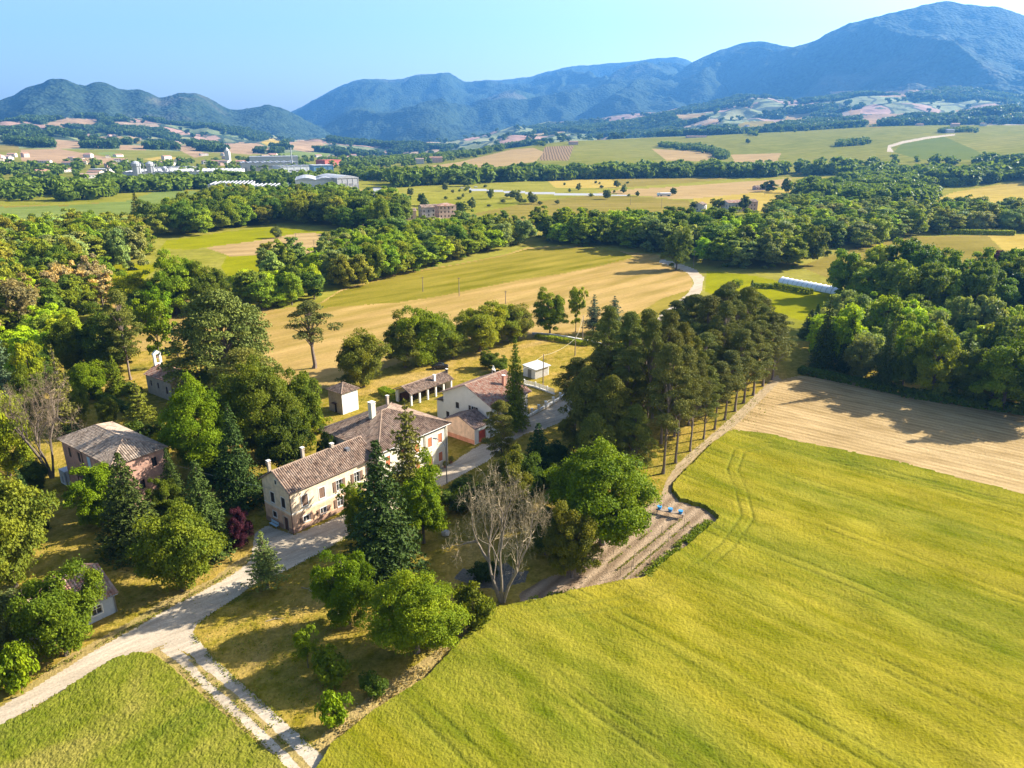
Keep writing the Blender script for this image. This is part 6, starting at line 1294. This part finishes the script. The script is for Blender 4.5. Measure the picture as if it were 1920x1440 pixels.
rows('lawn_weeds', 'patches of taller weeds on the dry lawns', [((420, 1180), (640, 1300)), ((480, 1140), (620, 1220)), ((560, 1100), (640, 1080)), ((200, 1120), (330, 1110)), ((860, 1000), (930, 960)), ((640, 760), (720, 740)), ((860, 720), (980, 700)), ((1260, 880), (1420, 738)), ((540, 1330), (640, 1200)), ((120, 1080), (260, 1060))], 'olive', .10, 40, 2.6, .2)
for k, (bx, by, L, a) in enumerate([(498, 1166, 2.2, .3), (565, 1102, 2.0, -.5), (626, 1158, 2.6, .9), (700, 1180, 1.8, .2)]):
    m = MB(); m.tube([(0, 0, .06), (L * .5, .15, .1), (L, -.05, .06)], [.07, .055, .03], 6); m.tube([(L * .4, .1, .09), (L * .6, .6, .12)], [.04, .02], 5); m.tube([(L * .65, .08, .09), (L * .85, -.4, .08)], [.03, .015], 5)
    tag(m.build('fallen_branch', [DEADTW], None, at_p(bx, by), a), ['fallen branch on the lawn nearest the lane', 'fallen branch in shade below the young conifer', 'fallen branch left of the bright maple trunk', 'fallen branch right of the bright maple trunk'][k], 'branch', 'fallen branches on the lawn')
p0 = at_p(487, 842); m = MB(); rq = random.Random(3); g_ = [[(i * .35 + rq.uniform(-.08, .08), j * .35 + rq.uniform(-.08, .08), .12 + rq.uniform(0, .55)) for i in range(6)] for j in range(6)]
for i in range(5):
    for j in range(5): m.face([g_[j][i], g_[j][i + 1], g_[j + 1][i + 1], g_[j + 1][i]])
tag(m.build('tarpaulin', [plain('orange_cloth_material', (.75, .20, .08), .7, .1, 3, 0)], None, p0), 'crumpled orange tarpaulin on the grass behind the dark firs', 'tarpaulin')
# stones, stump and pots
rp = random.Random(9)
def rock(bx, by, s, label, name='stone', mat=None, group=None):
    bmv = MB(); n = 8; V = []
    for i in range(1, 5):
        for j in range(n): a = math.pi * i / 5; b_ = 2 * math.pi * j / n; r_ = s * rp.uniform(.75, 1.15); V.append((r_ * math.sin(a) * math.cos(b_), r_ * math.sin(a) * math.sin(b_), r_ * .75 * math.cos(a) + s * .45))
    bmv.v = V
    for i in range(3):
        for j in range(n): bmv.f.append((i * n + j, i * n + (j + 1) % n, (i + 1) * n + (j + 1) % n, (i + 1) * n + j)); bmv.m.append(0)
    bmv.f.append(tuple(range(n))); bmv.m.append(0); bmv.f.append(tuple(range(3 * n, 4 * n))); bmv.m.append(0)
    tag(bmv.build(name, [mat or STONE], None, at_p(bx, by)), label, 'stone', group)
rock(836, 1003, .7, 'pale stone block on the lawn behind the bright tree'); rock(1003, 1131, .45, 'white stone at the tip of the vegetable plot', mat=TRIM)
for k, (bx, by) in enumerate([(764, 921), (775, 911), (790, 901), (806, 893), (820, 884), (835, 877), (846, 868)]):
    p = at_p(bx, by); t = empty('flower_pot', p); tag(t, 'small bushy plant pot along the sunny villa front', 'plant pot', 'plant pots along the villa front'); m = MB(); m.tube([(0, 0, 0), (0, 0, .5)], [.22, .32], 10); m.build('pot', [plain('terracotta_material', (.5, .25, .16), .9, .2, 3, 0)], t)
    rng = np.random.default_rng(k); s_ = sph(160, rng); V, F_, tn = leaves(s_ * .45 + np.array([0, 0, .85]), s_, .1, rng); o = link('plant', mesh_np('plant', V, F_, LEAF, attrs={'tone': ('POINT', 'FLOAT', tn)}), t); o.color = (*TINT['olived'], 1)
# vehicles in the valley
x, y, z = G(1232, 368); t = empty('tank_truck', (x, y, z), math.radians(4)); tag(t, 'white tank truck on the valley road beside a tree', 'truck'); m = MB(); m.tube([(2.6, 0, 2.3), (2.7, 0, 2.3), (13.5, 0, 2.3), (13.6, 0, 2.3)], [.9, 1.3, 1.3, .9], 14); m.build('tank', [TRIM], t)
m = MB(); m.box((0, -1.2, .7), (2.2, 1.2, 3.2)); m.box((2.2, -1, .7), (13.5, 1, 1.0)); m.build('cab', [BLUEP], t)
for a in (1, 4, 11, 12.3): m = MB(); m.tube([(a, -1.2, .5), (a, 1.2, .5)], .5, 10); m.build('wheel', [RUBBER], t)
for q, lb in [((892, 352), 'tiny white van on the valley road left of the round tree'), ((866, 354), 'tiny white van at the valley road junction'), ((1355, 384), 'white van parked by the farmhouse')]: car(at_p(*q), .3, TRIM, lb, 'van')

# ------------------------------------------------------------------ air between the camera and the mountains
def haze():
    m = bpy.data.materials.new('haze_material'); m.use_nodes = True; nt = m.node_tree
    nt.nodes.remove(nt.nodes['Principled BSDF']); v = nt.nodes.new('ShaderNodeVolumePrincipled')
    v.inputs['Color'].default_value = (.12, .41, 1.0, 1); v.inputs['Density'].default_value = HAZE_D; v.inputs['Anisotropy'].default_value = .25
    nt.links.new(v.outputs[0], nt.nodes['Material Output'].inputs['Volume'])
    b = MB(); b.box((-11000, -400, -60), (11000, 12600, 1750)); o = b.build('haze', m); tag(o, 'thin blue summer haze over the whole valley', None, None, 'stuff')
haze()
